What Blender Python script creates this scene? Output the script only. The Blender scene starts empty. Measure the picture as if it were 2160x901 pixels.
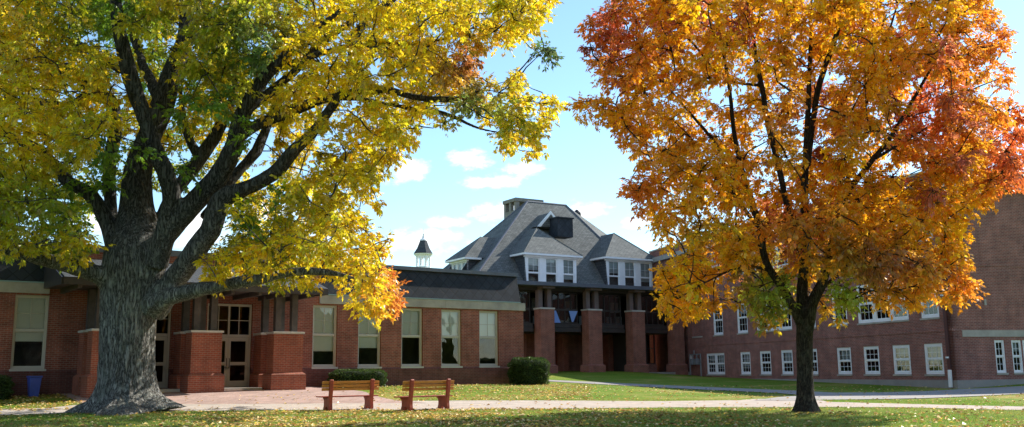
import bpy, math, random
import numpy as np
from mathutils import Vector, Matrix
R = math.radians
rng = np.random.default_rng(7)
random.seed(7)
sc = bpy.context.scene
COL = sc.collection

# ------------------------------------------------------------------ camera
FPX, PITCH, ROLL, EYE = 2000.0, R(9.46), R(0.64), 1.6
F_ = np.array([0, math.cos(PITCH), math.sin(PITCH)])
U0_ = np.array([0, -math.sin(PITCH), math.cos(PITCH)])
R0_ = np.array([1.0, 0, 0])
RT_ = math.cos(ROLL) * R0_ - math.sin(ROLL) * U0_
UP_ = math.sin(ROLL) * R0_ + math.cos(ROLL) * U0_
CAM = np.array([0, 0, EYE])
cam_d = bpy.data.cameras.new('camera'); cam = bpy.data.objects.new('camera', cam_d); COL.objects.link(cam)
cam_d.sensor_width = 36; cam_d.lens = FPX / 2160 * 36; cam_d.clip_end = 3000; cam_d.clip_start = 0.1
m = Matrix(((RT_[0], UP_[0], -F_[0], 0), (RT_[1], UP_[1], -F_[1], 0), (RT_[2], UP_[2], -F_[2], EYE), (0, 0, 0, 1)))
cam.matrix_world = m
sc.camera = cam

# ------------------------------------------------------------------ sun, sky, exposure
SUN_AZ, SUN_EL = R(50), R(35)            # azimuth clockwise from +Y (straight ahead): behind the scene, to the right
sv = Vector((math.sin(SUN_AZ) * math.cos(SUN_EL), math.cos(SUN_AZ) * math.cos(SUN_EL), math.sin(SUN_EL)))
sl = bpy.data.lights.new('sun', 'SUN'); sl.energy = 4.5; sl.angle = R(0.5); sl.color = (1.0, 0.94, 0.84)
so = bpy.data.objects.new('sun', sl); COL.objects.link(so)
so.rotation_euler = sv.to_track_quat('Z', 'Y').to_euler(); so.location = (30, 30, 60)
SKY_STRENGTH = 0.118
EXPOSURE = 1.0
sc.view_settings.view_transform = 'Standard'; sc.view_settings.look = 'None'
sc.view_settings.gamma = 1; sc.view_settings.use_curve_mapping = False
sc.view_settings.exposure = EXPOSURE
sc.render.engine = 'CYCLES'
sc.cycles.max_bounces = 8; sc.cycles.transparent_max_bounces = 12; sc.cycles.diffuse_bounces = 4
sc.cycles.transmission_bounces = 6

def ray(x, y): return F_ + (x - 1080) / FPX * RT_ + (450.5 - y) / FPX * UP_
def atY(x, y, Y): d = ray(x, y); return CAM + d * Y / d[1]
def proj(P):
    d = np.asarray(P) - CAM; w = d @ F_
    return 1080 + FPX * (d @ RT_) / w, 450.5 - FPX * (d @ UP_) / w

world = bpy.data.worlds.new('World'); sc.world = world; world.use_nodes = True
nt = world.node_tree; N = nt.nodes; Lk = nt.links; N.clear()
def wn(t, **k):
    n = N.new(t)
    for a, b in k.items(): setattr(n, a, b)
    return n
def wm(op, a, b=None, c=None):
    n = N.new('ShaderNodeMath'); n.operation = op
    for i, v in enumerate((a, b, c)):
        if v is None: continue
        if isinstance(v, (int, float)): n.inputs[i].default_value = v
        else: Lk.new(v, n.inputs[i])
    return n.outputs[0]
wo = wn('ShaderNodeOutputWorld'); bg = wn('ShaderNodeBackground'); bg.inputs[1].default_value = SKY_STRENGTH
sky = wn('ShaderNodeTexSky', sky_type='NISHITA', sun_disc=False)
sky.sun_elevation = SUN_EL; sky.sun_rotation = SUN_AZ
sky.air_density = 1.0; sky.dust_density = 0.15; sky.ozone_density = 1.3; sky.altitude = 100
tc = wn('ShaderNodeTexCoord'); sep = wn('ShaderNodeSeparateXYZ'); Lk.new(tc.outputs['Generated'], sep.inputs[0])
ymax = wm('MAXIMUM', sep.outputs[1], 0.02)
gx = wm('DIVIDE', sep.outputs[0], ymax); gz = wm('DIVIDE', sep.outputs[2], ymax)
comb = wn('ShaderNodeCombineXYZ'); Lk.new(gx, comb.inputs[0]); Lk.new(wm('MULTIPLY', gz, 1.8), comb.inputs[1])
nz = wn('ShaderNodeTexNoise'); nz.inputs['Scale'].default_value = 34; nz.inputs['Detail'].default_value = 9; nz.inputs['Roughness'].default_value = 0.68
Lk.new(comb.outputs[0], nz.inputs['Vector'])
blobs = [(985, 333, 60, 26), (1105, 357, 58, 18), (1045, 384, 85, 19), (862, 360, 52, 32), (1055, 446, 72, 26), (935, 470, 58, 16),
         (895, 506, 95, 36), (540, 445, 90, 34), (430, 480, 80, 70), (1235, 446, 60, 24), (780, 375, 50, 22), (1345, 470, 40, 18), (650, 520, 80, 40), (210, 470, 90, 30)]
acc = None
for (bx_, by_, rx, ry) in blobs:
    d = ray(bx_, by_); cx, cz = d[0] / d[1], d[2] / d[1]
    a = wm('DIVIDE', wm('SUBTRACT', gx, cx), rx / FPX * 1.03); b = wm('DIVIDE', wm('SUBTRACT', gz, cz), ry / FPX * 1.05)
    q = wm('SUBTRACT', 1.0, wm('SQRT', wm('ADD', wm('MULTIPLY', a, a), wm('MULTIPLY', b, b))))
    acc = q if acc is None else wm('MAXIMUM', acc, q)
cl = wm('ADD', acc, wm('MULTIPLY', wm('SUBTRACT', nz.outputs[0], 0.5), 2.6))
mr = wn('ShaderNodeMapRange'); mr.interpolation_type = 'SMOOTHSTEP'
mr.inputs[1].default_value = 0.0; mr.inputs[2].default_value = 0.9; Lk.new(cl, mr.inputs[0])
ahead = wm('GREATER_THAN', sep.outputs[1], 0.1)
cf = wm('MULTIPLY', mr.outputs[0], ahead)
# thin veil low over the horizon and loose cloud elsewhere in the sky
nz2 = wn('ShaderNodeTexNoise'); nz2.inputs['Scale'].default_value = 3.0; nz2.inputs['Detail'].default_value = 5
Lk.new(tc.outputs['Generated'], nz2.inputs['Vector'])
mr2 = wn('ShaderNodeMapRange'); mr2.inputs[1].default_value = 0.5; mr2.inputs[2].default_value = 0.75; mr2.inputs[4].default_value = 0.8
Lk.new(nz2.outputs[0], mr2.inputs[0])
back = wm('MULTIPLY', mr2.outputs[0], wm('LESS_THAN', sep.outputs[1], 0.05))
cf2 = wm('MAXIMUM', cf, back)
tint = wn('ShaderNodeMix', data_type='RGBA', blend_type='MULTIPLY'); tint.inputs[0].default_value = 1
Lk.new(sky.outputs[0], tint.inputs[6]); tint.inputs[7].default_value = (0.87, 1.0, 1.04, 1)
mx = wn('ShaderNodeMix', data_type='RGBA'); Lk.new(cf2, mx.inputs[0]); Lk.new(tint.outputs[2], mx.inputs[6]); mx.inputs[7].default_value = (6.2, 6.3, 6.4, 1)
Lk.new(mx.outputs[2], bg.inputs[0]); Lk.new(bg.outputs[0], wo.inputs[0])

# ------------------------------------------------------------------ materials
def mat(name, color=(.5, .5, .5), rough=.8, spec=.3, metal=0.0, noise=None, bump=None, coord='Object'):
    """noise=(scale, amount, detail, stretch) varies the colour; bump=(scale, strength, stretch)"""
    mm = bpy.data.materials.new(name); mm.use_nodes = True; t = mm.node_tree; b = t.nodes['Principled BSDF']
    b.inputs['Base Color'].default_value = (*color, 1); b.inputs['Roughness'].default_value = rough
    b.inputs['Specular IOR Level'].default_value = spec; b.inputs['Metallic'].default_value = metal
    co = t.nodes.new('ShaderNodeTexCoord')
    if noise:
        mp = t.nodes.new('ShaderNodeMapping'); mp.inputs['Scale'].default_value = noise[3] if len(noise) > 3 else (1, 1, 1)
        n = t.nodes.new('ShaderNodeTexNoise'); n.inputs['Scale'].default_value = noise[0]; n.inputs['Detail'].default_value = noise[2]; n.inputs['Roughness'].default_value = .65
        t.links.new(co.outputs[coord], mp.inputs[0]); t.links.new(mp.outputs[0], n.inputs['Vector'])
        r = t.nodes.new('ShaderNodeValToRGB'); a = noise[1]
        r.color_ramp.elements[0].position = .3; r.color_ramp.elements[1].position = .7
        r.color_ramp.elements[0].color = (*[c * (1 - a) for c in color], 1); r.color_ramp.elements[1].color = (*[min(1, c * (1 + a)) for c in color], 1)
        t.links.new(n.outputs[0], r.inputs[0]); t.links.new(r.outputs[0], b.inputs['Base Color'])
    if bump:
        mp = t.nodes.new('ShaderNodeMapping'); mp.inputs['Scale'].default_value = bump[2] if len(bump) > 2 else (1, 1, 1)
        n = t.nodes.new('ShaderNodeTexNoise'); n.inputs['Scale'].default_value = bump[0]; n.inputs['Detail'].default_value = 6
        bp = t.nodes.new('ShaderNodeBump'); bp.inputs['Strength'].default_value = bump[1]; bp.inputs['Distance'].default_value = .05
        t.links.new(co.outputs[coord], mp.inputs[0]); t.links.new(mp.outputs[0], n.inputs['Vector']); t.links.new(n.outputs[0], bp.inputs['Height']); t.links.new(bp.outputs[0], b.inputs['Normal'])
    return mm

def brick_mat(name, c1, c2, mortar, bw=.215, rh=.075, ms=.01, off=.5, var=.35, rough=.85, bump=.4, sq=1.0):
    mm = bpy.data.materials.new(name); mm.use_nodes = True; t = mm.node_tree; b = t.nodes['Principled BSDF']
    b.inputs['Roughness'].default_value = rough; b.inputs['Specular IOR Level'].default_value = .25
    co = t.nodes.new('ShaderNodeTexCoord')
    br = t.nodes.new('ShaderNodeTexBrick'); br.offset = off; br.squash = sq
    br.inputs['Color1'].default_value = (*c1, 1); br.inputs['Color2'].default_value = (*c2, 1); br.inputs['Mortar'].default_value = (*mortar, 1)
    br.inputs['Scale'].default_value = 1; br.inputs['Brick Width'].default_value = bw; br.inputs['Row Height'].default_value = rh
    br.inputs['Mortar Size'].default_value = ms; br.inputs['Mortar Smooth'].default_value = .2; br.inputs['Bias'].default_value = 0
    t.links.new(co.outputs['UV'], br.inputs['Vector'])
    n = t.nodes.new('ShaderNodeTexNoise'); n.inputs['Scale'].default_value = .9; n.inputs['Detail'].default_value = 8; n.inputs['Roughness'].default_value = .7
    mp = t.nodes.new('ShaderNodeMapping'); mp.inputs['Scale'].default_value = (1, 1.6, 1)
    t.links.new(co.outputs['UV'], mp.inputs[0]); t.links.new(mp.outputs[0], n.inputs['Vector'])
    r = t.nodes.new('ShaderNodeMapRange'); r.inputs[1].default_value = .3; r.inputs[2].default_value = .7; r.inputs[3].default_value = 1 - var; r.inputs[4].default_value = 1 + var * .8
    t.links.new(n.outputs[0], r.inputs[0])
    x = t.nodes.new('ShaderNodeMix'); x.data_type = 'RGBA'; x.blend_type = 'MULTIPLY'; x.inputs[0].default_value = 1
    n3 = t.nodes.new('ShaderNodeTexNoise'); n3.inputs['Scale'].default_value = 2.2; n3.inputs['Detail'].default_value = 6; n3.inputs['Roughness'].default_value = .7
    mp3 = t.nodes.new('ShaderNodeMapping'); mp3.inputs['Scale'].default_value = (1.3, .12, 1); mp3.inputs['Location'].default_value = (3.1, 1.7, 0)
    t.links.new(co.outputs['UV'], mp3.inputs[0]); t.links.new(mp3.outputs[0], n3.inputs['Vector'])
    r3 = t.nodes.new('ShaderNodeMapRange'); r3.inputs[1].default_value = .35; r3.inputs[2].default_value = .65; r3.inputs[3].default_value = 1 - var * .5; r3.inputs[4].default_value = 1 + var * .45
    t.links.new(n3.outputs[0], r3.inputs[0]); m3 = t.nodes.new('ShaderNodeMath'); m3.operation = 'MULTIPLY'; t.links.new(r.outputs[0], m3.inputs[0]); t.links.new(r3.outputs[0], m3.inputs[1])
    t.links.new(br.outputs['Color'], x.inputs[6]); t.links.new(m3.outputs[0], x.inputs[7]); t.links.new(x.outputs[2], b.inputs['Base Color'])
    bp = t.nodes.new('ShaderNodeBump'); bp.inputs['Strength'].default_value = bump; bp.inputs['Distance'].default_value = .01; bp.invert = True
    t.links.new(br.outputs['Fac'], bp.inputs['Height']); t.links.new(bp.outputs[0], b.inputs['Normal'])
    return mm

def glass_mat(name, refl=.10, rough=.02, tint=(.88, .93, .93)):
    mm = bpy.data.materials.new(name); mm.use_nodes = True; t = mm.node_tree; t.nodes.clear()
    o = t.nodes.new('ShaderNodeOutputMaterial'); g = t.nodes.new('ShaderNodeBsdfGlossy'); g.inputs['Roughness'].default_value = rough
    tr = t.nodes.new('ShaderNodeBsdfTransparent'); tr.inputs[0].default_value = (*tint, 1)
    lw = t.nodes.new('ShaderNodeFresnel'); lw.inputs['IOR'].default_value = 1.5
    a = t.nodes.new('ShaderNodeMath'); a.operation = 'ADD'; a.inputs[1].default_value = refl; a.use_clamp = True
    nb = t.nodes.new('ShaderNodeTexNoise'); nb.inputs['Scale'].default_value = .8
    bp = t.nodes.new('ShaderNodeBump'); bp.inputs['Strength'].default_value = .06; bp.inputs['Distance'].default_value = .3
    co = t.nodes.new('ShaderNodeTexCoord'); t.links.new(co.outputs['Object'], nb.inputs['Vector']); t.links.new(nb.outputs[0], bp.inputs['Height']); t.links.new(bp.outputs[0], g.inputs['Normal'])
    mx = t.nodes.new('ShaderNodeMixShader'); t.links.new(lw.outputs[0], a.inputs[0]); t.links.new(a.outputs[0], mx.inputs[0])
    t.links.new(tr.outputs[0], mx.inputs[1]); t.links.new(g.outputs[0], mx.inputs[2]); t.links.new(mx.outputs[0], o.inputs[0])
    return mm

def leaf_mat(name, trans=.55, gloss=.08):
    mm = bpy.data.materials.new(name); mm.use_nodes = True; t = mm.node_tree; t.nodes.clear()
    o = t.nodes.new('ShaderNodeOutputMaterial'); at = t.nodes.new('ShaderNodeAttribute'); at.attribute_name = 'leafcol'
    d = t.nodes.new('ShaderNodeBsdfDiffuse'); tr = t.nodes.new('ShaderNodeBsdfTranslucent'); g = t.nodes.new('ShaderNodeBsdfGlossy'); g.inputs['Roughness'].default_value = .38
    g.inputs[0].default_value = (1, 1, .95, 1)
    t.links.new(at.outputs['Color'], d.inputs[0])
    gm = t.nodes.new('ShaderNodeGamma'); gm.inputs[1].default_value = .85
    t.links.new(at.outputs['Color'], gm.inputs[0]); t.links.new(gm.outputs[0], tr.inputs[0])
    m1 = t.nodes.new('ShaderNodeMixShader'); m1.inputs[0].default_value = trans; t.links.new(d.outputs[0], m1.inputs[1]); t.links.new(tr.outputs[0], m1.inputs[2])
    m2 = t.nodes.new('ShaderNodeMixShader'); m2.inputs[0].default_value = gloss; t.links.new(m1.outputs[0], m2.inputs[1]); t.links.new(g.outputs[0], m2.inputs[2])
    t.links.new(m2.outputs[0], o.inputs[0]); return mm

M = {}
M['brickA'] = brick_mat('warm red brick', (.32, .088, .055), (.22, .062, .043), (.30, .20, .155))
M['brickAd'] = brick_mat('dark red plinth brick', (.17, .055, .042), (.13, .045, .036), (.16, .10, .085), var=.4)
M['brickB'] = brick_mat('weathered brown brick', (.31, .108, .08), (.21, .08, .066), (.34, .245, .21), var=.3)
M['brickP'] = brick_mat('pier brick', (.34, .085, .045), (.25, .065, .04), (.30, .18, .13), var=.3)
M['brickC'] = brick_mat('porch brick', (.33, .105, .07), (.24, .08, .058), (.30, .21, .17), var=.3)
M['paver'] = brick_mat('red brick pavers', (.46, .29, .245), (.34, .22, .195), (.44, .37, .32), bw=.21, rh=.105, ms=.012, var=.3, bump=.2)
M['stone'] = mat('concrete band', (.40, .37, .32), .85, noise=(1.3, .22, 8), bump=(8, .2))
M['cap'] = mat('limestone cap', (.52, .50, .46), .8, noise=(2, .15, 6))
M['slate'] = brick_mat('slate shingles', (.055, .062, .072), (.075, .082, .092), (.02, .022, .025), bw=.3, rh=.22, ms=.012, var=.25, rough=.6, bump=.6)
M['roof'] = brick_mat('grey roof slates', (.13, .138, .132), (.18, .186, .178), (.05, .055, .055), bw=.35, rh=.17, ms=.014, var=.22, rough=.95, bump=.5)
M['capmetal'] = mat('grey metal coping', (.11, .12, .15), .45, .5, noise=(1, .2, 4))
M['dark'] = mat('dark bronze metal', (.045, .036, .034), .5, .5, noise=(2, .25, 4))
M['darkwood'] = mat('dark stained timber', (.085, .07, .066), .6, noise=(3, .3, 5))
M['greypost'] = mat('brown grey post', (.17, .13, .125), .6, noise=(3, .15, 4))
M['frame'] = mat('putty window paint', (.50, .47, .41), .5, .4)
M['white'] = mat('white window paint', (.84, .85, .86), .5, .4, noise=(1.5, .06, 4))
M['glass'] = glass_mat('window glass', .05)
M['glassR'] = glass_mat('reflecting bridge glass', .09, tint=(.6, .62, .62))
M['glassD'] = glass_mat('dark window glass', .0, tint=(.4, .42, .42))
M['shade'] = mat('roller shade', (.80, .81, .78), .9)
M['shadeG'] = mat('grey blind', (.46, .50, .52), .9, noise=(20, .15, 1, (.05, .05, 1)))
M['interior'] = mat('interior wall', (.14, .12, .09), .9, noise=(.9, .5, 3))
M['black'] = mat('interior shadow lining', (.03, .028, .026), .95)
M['flat'] = mat('flat roof membrane', (.12, .12, .12), .9)
M['blue'] = mat('blue plastic', (.045, .085, .40), .45, .5, noise=(3, .15, 3))
M['wood'] = mat('orange stained wood', (.50, .20, .03), .45, .5, noise=(4, .45, 6, (1, 9, 9)), bump=(12, .2, (1, 8, 8)))
M['redpaint'] = mat('dark red painted frame', (.32, .06, .03), .5, .4, noise=(7, .25, 5))
M['pipe'] = mat('downpipe dark red', (.075, .02, .02), .5, .5)
M['slate'].node_tree.nodes['Principled BSDF'].inputs['Roughness'].default_value = .9
M['copper'] = mat('pale valley flashing', (.26, .38, .40), .6, .5)
M['bluepane'] = mat('pale blue panel', (.26, .42, .88), .5)
M['metergrey'] = mat('grey meter enamel', (.20, .22, .23), .5, .5, noise=(5, .2, 3))
M['leaf'] = leaf_mat('autumn leaf', .66, .035)
M['fallen'] = leaf_mat('fallen leaf', .15, .03)
M['hedgeleaf'] = leaf_mat('hedge leaf', .3, .02)
M['blade'] = leaf_mat('grass blade', .45, .06)
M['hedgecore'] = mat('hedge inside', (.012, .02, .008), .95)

def bark_mat(name, dark, mid, light, sc_=9.0, stretch=.16, lichen=.35, disp=1.0, limb_shade=1.0):
    mm = bpy.data.materials.new(name); mm.use_nodes = True; t = mm.node_tree; b = t.nodes['Principled BSDF']; b.inputs['Roughness'].default_value = .92; b.inputs['Specular IOR Level'].default_value = .15
    co = t.nodes.new('ShaderNodeTexCoord'); mp = t.nodes.new('ShaderNodeMapping'); mp.inputs['Scale'].default_value = (1, 1, stretch)
    n = t.nodes.new('ShaderNodeTexNoise'); n.inputs['Scale'].default_value = sc_; n.inputs['Detail'].default_value = 8; n.inputs['Roughness'].default_value = .68; n.inputs['Distortion'].default_value = .6
    t.links.new(co.outputs['Object'], mp.inputs[0]); t.links.new(mp.outputs[0], n.inputs['Vector'])
    r = t.nodes.new('ShaderNodeValToRGB'); e = r.color_ramp.elements; e[0].position = .38; e[1].position = .62
    e[0].position = .02; e[1].position = .30; e[0].color = (*dark, 1); e[1].color = (*light, 1); k = e.new(.11); k.color = (*mid, 1)
    nf = t.nodes.new('ShaderNodeTexNoise'); nf.inputs['Scale'].default_value = sc_ * 2.6; nf.inputs['Detail'].default_value = 5
    mpf = t.nodes.new('ShaderNodeMapping'); mpf.inputs['Scale'].default_value = (1, 1, stretch * 2.6); t.links.new(co.outputs['Object'], mpf.inputs[0]); t.links.new(mpf.outputs[0], nf.inputs['Vector'])
    def mth(op, a, b):
        q = t.nodes.new('ShaderNodeMath'); q.operation = op
        for i, v in enumerate((a, b)):
            if isinstance(v, (int, float)): q.inputs[i].default_value = v
            else: t.links.new(v, q.inputs[i])
        return q.outputs[0]
    ridge = mth('MULTIPLY', mth('ABSOLUTE', mth('SUBTRACT', n.outputs[0], .5), 0), 1.6)
    ridge = mth('ADD', ridge, mth('MULTIPLY', mth('SUBTRACT', nf.outputs[0], .5), .22))
    t.links.new(ridge, r.inputs[0])
    n2 = t.nodes.new('ShaderNodeTexNoise'); n2.inputs['Scale'].default_value = 2.2; n2.inputs['Detail'].default_value = 9; n2.inputs['Roughness'].default_value = .75
    t.links.new(co.outputs['Object'], n2.inputs['Vector'])
    r2 = t.nodes.new('ShaderNodeMapRange'); r2.inputs[1].default_value = .52; r2.inputs[2].default_value = .66; r2.inputs[4].default_value = lichen
    t.links.new(n2.outputs[0], r2.inputs[0])
    x = t.nodes.new('ShaderNodeMix'); x.data_type = 'RGBA'; t.links.new(r2.outputs[0], x.inputs[0]); t.links.new(r.outputs[0], x.inputs[6]); x.inputs[7].default_value = (.33, .37, .31, 1)
    sx = t.nodes.new('ShaderNodeSeparateXYZ'); t.links.new(co.outputs['Object'], sx.inputs[0])
    hr = t.nodes.new('ShaderNodeMapRange'); hr.inputs[1].default_value = 3.5; hr.inputs[2].default_value = 7.0; hr.inputs[3].default_value = 1.0; hr.inputs[4].default_value = limb_shade  # upper limbs darkened with height: their backlit shade put into the bark colour
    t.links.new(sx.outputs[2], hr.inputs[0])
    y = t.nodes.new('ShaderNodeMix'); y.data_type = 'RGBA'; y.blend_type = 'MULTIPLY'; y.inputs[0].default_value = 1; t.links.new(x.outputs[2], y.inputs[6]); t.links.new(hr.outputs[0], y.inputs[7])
    t.links.new(y.outputs[2], b.inputs['Base Color'])
    bp = t.nodes.new('ShaderNodeBump'); bp.inputs['Strength'].default_value = 1.0; bp.inputs['Distance'].default_value = .09 * disp
    rc = t.nodes.new('ShaderNodeMath'); rc.operation = 'MINIMUM'; rc.inputs[1].default_value = .28; t.links.new(ridge, rc.inputs[0]); t.links.new(rc.outputs[0], bp.inputs['Height']); t.links.new(bp.outputs[0], b.inputs['Normal'])
    return mm
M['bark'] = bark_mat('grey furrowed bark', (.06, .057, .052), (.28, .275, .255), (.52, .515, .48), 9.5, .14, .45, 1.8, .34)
M['bark2'] = bark_mat('dark bark', (.022, .018, .015), (.065, .055, .042), (.12, .105, .08), 14, .2, .15, .9, .7)

# ------------------------------------------------------------------ mesh helpers
def fr_id(u, n, z): return (u, -n, z)        # local frame: x along the wall, n outward (towards the viewer), z up

class MB:
    def __init__(s, fr=fr_id): s.v = []; s.f = []; s.fr = fr; s.sm = []
    def p(s, *P):
        s.v.append(s.fr(*P)); return len(s.v) - 1
    def face(s, pts):                         # pts in (u,n,z)
        s.f.append([s.p(*q) for q in pts])
    def box(s, u0, u1, n0, n1, z0, z1):
        s.hexa([(u0, n0), (u1, n0), (u1, n1), (u0, n1)], z0, z1)
    def hexa(s, q, z0, z1, q2=None):
        q2 = q2 or q; b = len(s.v)
        for a in q: s.p(a[0], a[1], z0)
        for a in q2: s.p(a[0], a[1], z1)
        k = len(q)
        s.f.append([b + i for i in reversed(range(k))]); s.f.append([b + k + i for i in range(k)])
        for i in range(k):
            j = (i + 1) % k; s.f.append([b + i, b + j, b + k + j, b + k + i])
    def prism(s, poly, fn, a, b):             # extrude 2-D polygon; fn(p, t) -> (u,n,z)
        k = len(poly); o = len(s.v)
        for t in (a, b):
            for q in poly: s.p(*fn(q, t))
        s.f.append([o + i for i in range(k)]); s.f.append([o + k + i for i in reversed(range(k))])
        for i in range(k):
            j = (i + 1) % k; s.f.append([o + i, o + k + i, o + k + j, o + j])
    def tube(s, pts, r, seg=8, caps=True):    # pts in (u,n,z)
        P = [Vector(s.fr(*q)) for q in pts]; rr = r if isinstance(r, (list, tuple)) else [r] * len(P); o = len(s.v); prev = None
        for i, q in enumerate(P):
            d = (P[min(i + 1, len(P) - 1)] - P[max(i - 1, 0)]).normalized()
            if prev is None: prev = d.orthogonal().normalized()
            a = (prev - d * prev.dot(d)).normalized(); prev = a; b = d.cross(a)
            for k in range(seg):
                t = 2 * math.pi * k / seg; s.v.append(tuple(q + (a * math.cos(t) + b * math.sin(t)) * rr[i]))
        for i in range(len(P) - 1):
            for k in range(seg):
                k2 = (k + 1) % seg; s.f.append([o + i * seg + k, o + i * seg + k2, o + (i + 1) * seg + k2, o + (i + 1) * seg + k])
        if caps:
            s.f.append([o + k for k in reversed(range(seg))]); s.f.append([o + (len(P) - 1) * seg + k for k in range(seg)])
    def lathe(s, c, prof, seg=16):            # c=(u,n), prof=[(r,z)]
        s.tube([(c[0], c[1], z) for r, z in prof], [max(r, .002) for r, z in prof], seg)
    def build(s, name, mat_, parent=None, label=None, bevel=0, smooth=False, fix=True):
        me = bpy.data.meshes.new(name); me.from_pydata(s.v, [], s.f); me.update()
        if fix:
            import bmesh
            bm = bmesh.new(); bm.from_mesh(me); bmesh.ops.recalc_face_normals(bm, faces=bm.faces); bm.to_mesh(me); bm.free()
        uv_box(me)
        me.materials.append(mat_)
        if smooth: me.polygons.foreach_set('use_smooth', [True] * len(me.polygons))
        o = bpy.data.objects.new(name, me); COL.objects.link(o)
        if parent: o.parent = parent
        if label: o['label'] = label
        if bevel:
            b = o.modifiers.new('bevel', 'BEVEL'); b.width = bevel; b.segments = 2; b.limit_method = 'ANGLE'
        return o

def uv_box(me):
    uv = me.uv_layers.new(name='UVMap'); n = len(me.loops)
    vi = np.empty(n, int); me.loops.foreach_get('vertex_index', vi)
    co = np.empty(len(me.vertices) * 3); me.vertices.foreach_get('co', co); co = co.reshape(-1, 3)[vi]
    pn = np.empty(len(me.polygons) * 3); me.polygons.foreach_get('normal', pn); pn = pn.reshape(-1, 3)
    lt = np.empty(len(me.polygons), int); me.polygons.foreach_get('loop_total', lt); nn = np.repeat(pn, lt, axis=0)
    t = np.stack([-nn[:, 1], nn[:, 0], np.zeros(n)], 1); l = np.linalg.norm(t, axis=1)
    flat = l < .05; t[flat] = (1, 0, 0); l[flat] = 1; t /= l[:, None]
    b = np.cross(nn, t)
    uv.data.foreach_set('uv', np.stack([(co * t).sum(1), (co * b).sum(1)], 1).ravel())

def thing(name, label, cat, loc=(0, 0, 0), ang=None, group=None, kind=None):
    o = bpy.data.objects.new(name, None); COL.objects.link(o); o.empty_display_size = .3
    o.location = loc
    if ang is not None: o.rotation_euler = (0, 0, R(90 - ang))
    tag(o, label, cat, group, kind); return o
def tag(o, label, cat, group=None, kind=None):
    if label: o['label'] = label
    if cat: o['category'] = cat
    if group: o['group'] = group
    if kind: o['kind'] = kind
    return o

def np_mesh(name, V, Fq, material, parent=None, col=None, smooth=False):
    me = bpy.data.meshes.new(name); nv = len(V); nf = len(Fq); k = Fq.shape[1]
    me.vertices.add(nv); me.vertices.foreach_set('co', V.astype(np.float32).ravel())
    me.loops.add(nf * k); me.loops.foreach_set('vertex_index', Fq.astype(np.int32).ravel())
    me.polygons.add(nf); me.polygons.foreach_set('loop_start', np.arange(0, nf * k, k, dtype=np.int32))
    if smooth: me.polygons.foreach_set('use_smooth', np.ones(nf, bool))
    if col is not None:
        a = me.color_attributes.new('leafcol', 'FLOAT_COLOR', 'POINT'); c4 = np.ones((nv, 4), np.float32); c4[:, :3] = col; a.data.foreach_set('color', c4.ravel())
    me.update(); me.validate(); me.materials.append(material)
    o = bpy.data.objects.new(name, me); COL.objects.link(o)
    if parent: o.parent = parent
    return o

def wall(mb, u0, u1, z0, z1, n, th, ops=()):
    """wall face at n with openings (u0,u1,z0,z1), thickness th inwards, reveals included"""
    us = sorted({u0, u1, *[o[0] for o in ops], *[o[1] for o in ops]}); zs = sorted({z0, z1, *[o[2] for o in ops], *[o[3] for o in ops]})
    us = [u for u in us if u0 <= u <= u1]; zs = [z for z in zs if z0 <= z <= z1]
    inside = lambda u, z: any(o[0] < u < o[1] and o[2] < z < o[3] for o in ops)
    for i in range(len(us) - 1):
        k = 0
        while k < len(zs) - 1:
            if inside((us[i] + us[i + 1]) / 2, (zs[k] + zs[k + 1]) / 2): k += 1; continue
            j = k
            while j + 1 < len(zs) - 1 and not inside((us[i] + us[i + 1]) / 2, (zs[j + 1] + zs[j + 2]) / 2): j += 1
            a, b, c, d = us[i], us[i + 1], zs[k], zs[j + 1]
            mb.face([(a, n, c), (b, n, c), (b, n, d), (a, n, d)])
            mb.face([(a, n - th, d), (b, n - th, d), (b, n - th, c), (a, n - th, c)])
            k = j + 1
    for (a, b, c, d) in ops:
        mb.face([(a, n, c), (a, n, d), (a, n - th, d), (a, n - th, c)]); mb.face([(b, n, d), (b, n, c), (b, n - th, c), (b, n - th, d)])
        mb.face([(a, n, d), (b, n, d), (b, n - th, d), (a, n - th, d)]); mb.face([(a, n - th, c), (b, n - th, c), (b, n, c), (a, n, c)])
    mb.face([(u0, n, z1), (u1, n, z1), (u1, n - th, z1), (u0, n - th, z1)]); mb.face([(u0, n, z0), (u0, n, z1), (u0, n - th, z1), (u0, n - th, z0)])
    mb.face([(u1, n, z1), (u1, n, z0), (u1, n - th, z0), (u1, n - th, z1)]); mb.face([(u0, n - th, z0), (u1, n - th, z0), (u1, n, z0), (u0, n, z0)])

# ------------------------------------------------------------------ ground
CP = np.array([(-30, 15, .2), (0, 12, .2), (30, 15, .15), (-14, 21, .36), (0, 21, .36), (9, 21, .33), (-5, 29, .51), (2, 28, .48), (8, 26.5, .42), (14, 26, .38),
               (-12.2, 30.8, .5), (-22, 31, .55), (-13, 39, .97), (-20, 38, .99), (-8.6, 44, 1.0), (-3.5, 40, .84), (.6, 50.3, .95), (-1, 45, .9), (5, 38, .68), (2.2, 62, 1.3), (2.2, 66, 1.44), (9, 70, 1.46),
               (21, 46.2, .55), (16.2, 63.4, .92), (14, 70.4, 1.06), (18.6, 54, .72), (15, 40, .5), (27, 48.5, .85), (33, 50, 1.0), (-35, 40, 1.1), (40, 40, .6), (24, 35, .45), (13, 32, .46), (20, 70, 1.2), (-20, 70, 1.1), (40, 80, 1.3), (-40, 75, 1.2)], float)
def _tps():
    X = CP[:, :2]; z = CP[:, 2]; n = len(X); d = np.linalg.norm(X[:, None] - X[None], axis=2)
    K = np.where(d > 0, d * d * np.log(d + 1e-9), 0) + np.eye(n) * 2.0; P = np.c_[np.ones(n), X]
    A = np.block([[K, P], [P.T, np.zeros((3, 3))]]); return np.linalg.solve(A, np.r_[z, 0, 0, 0])
TW = _tps()
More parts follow.
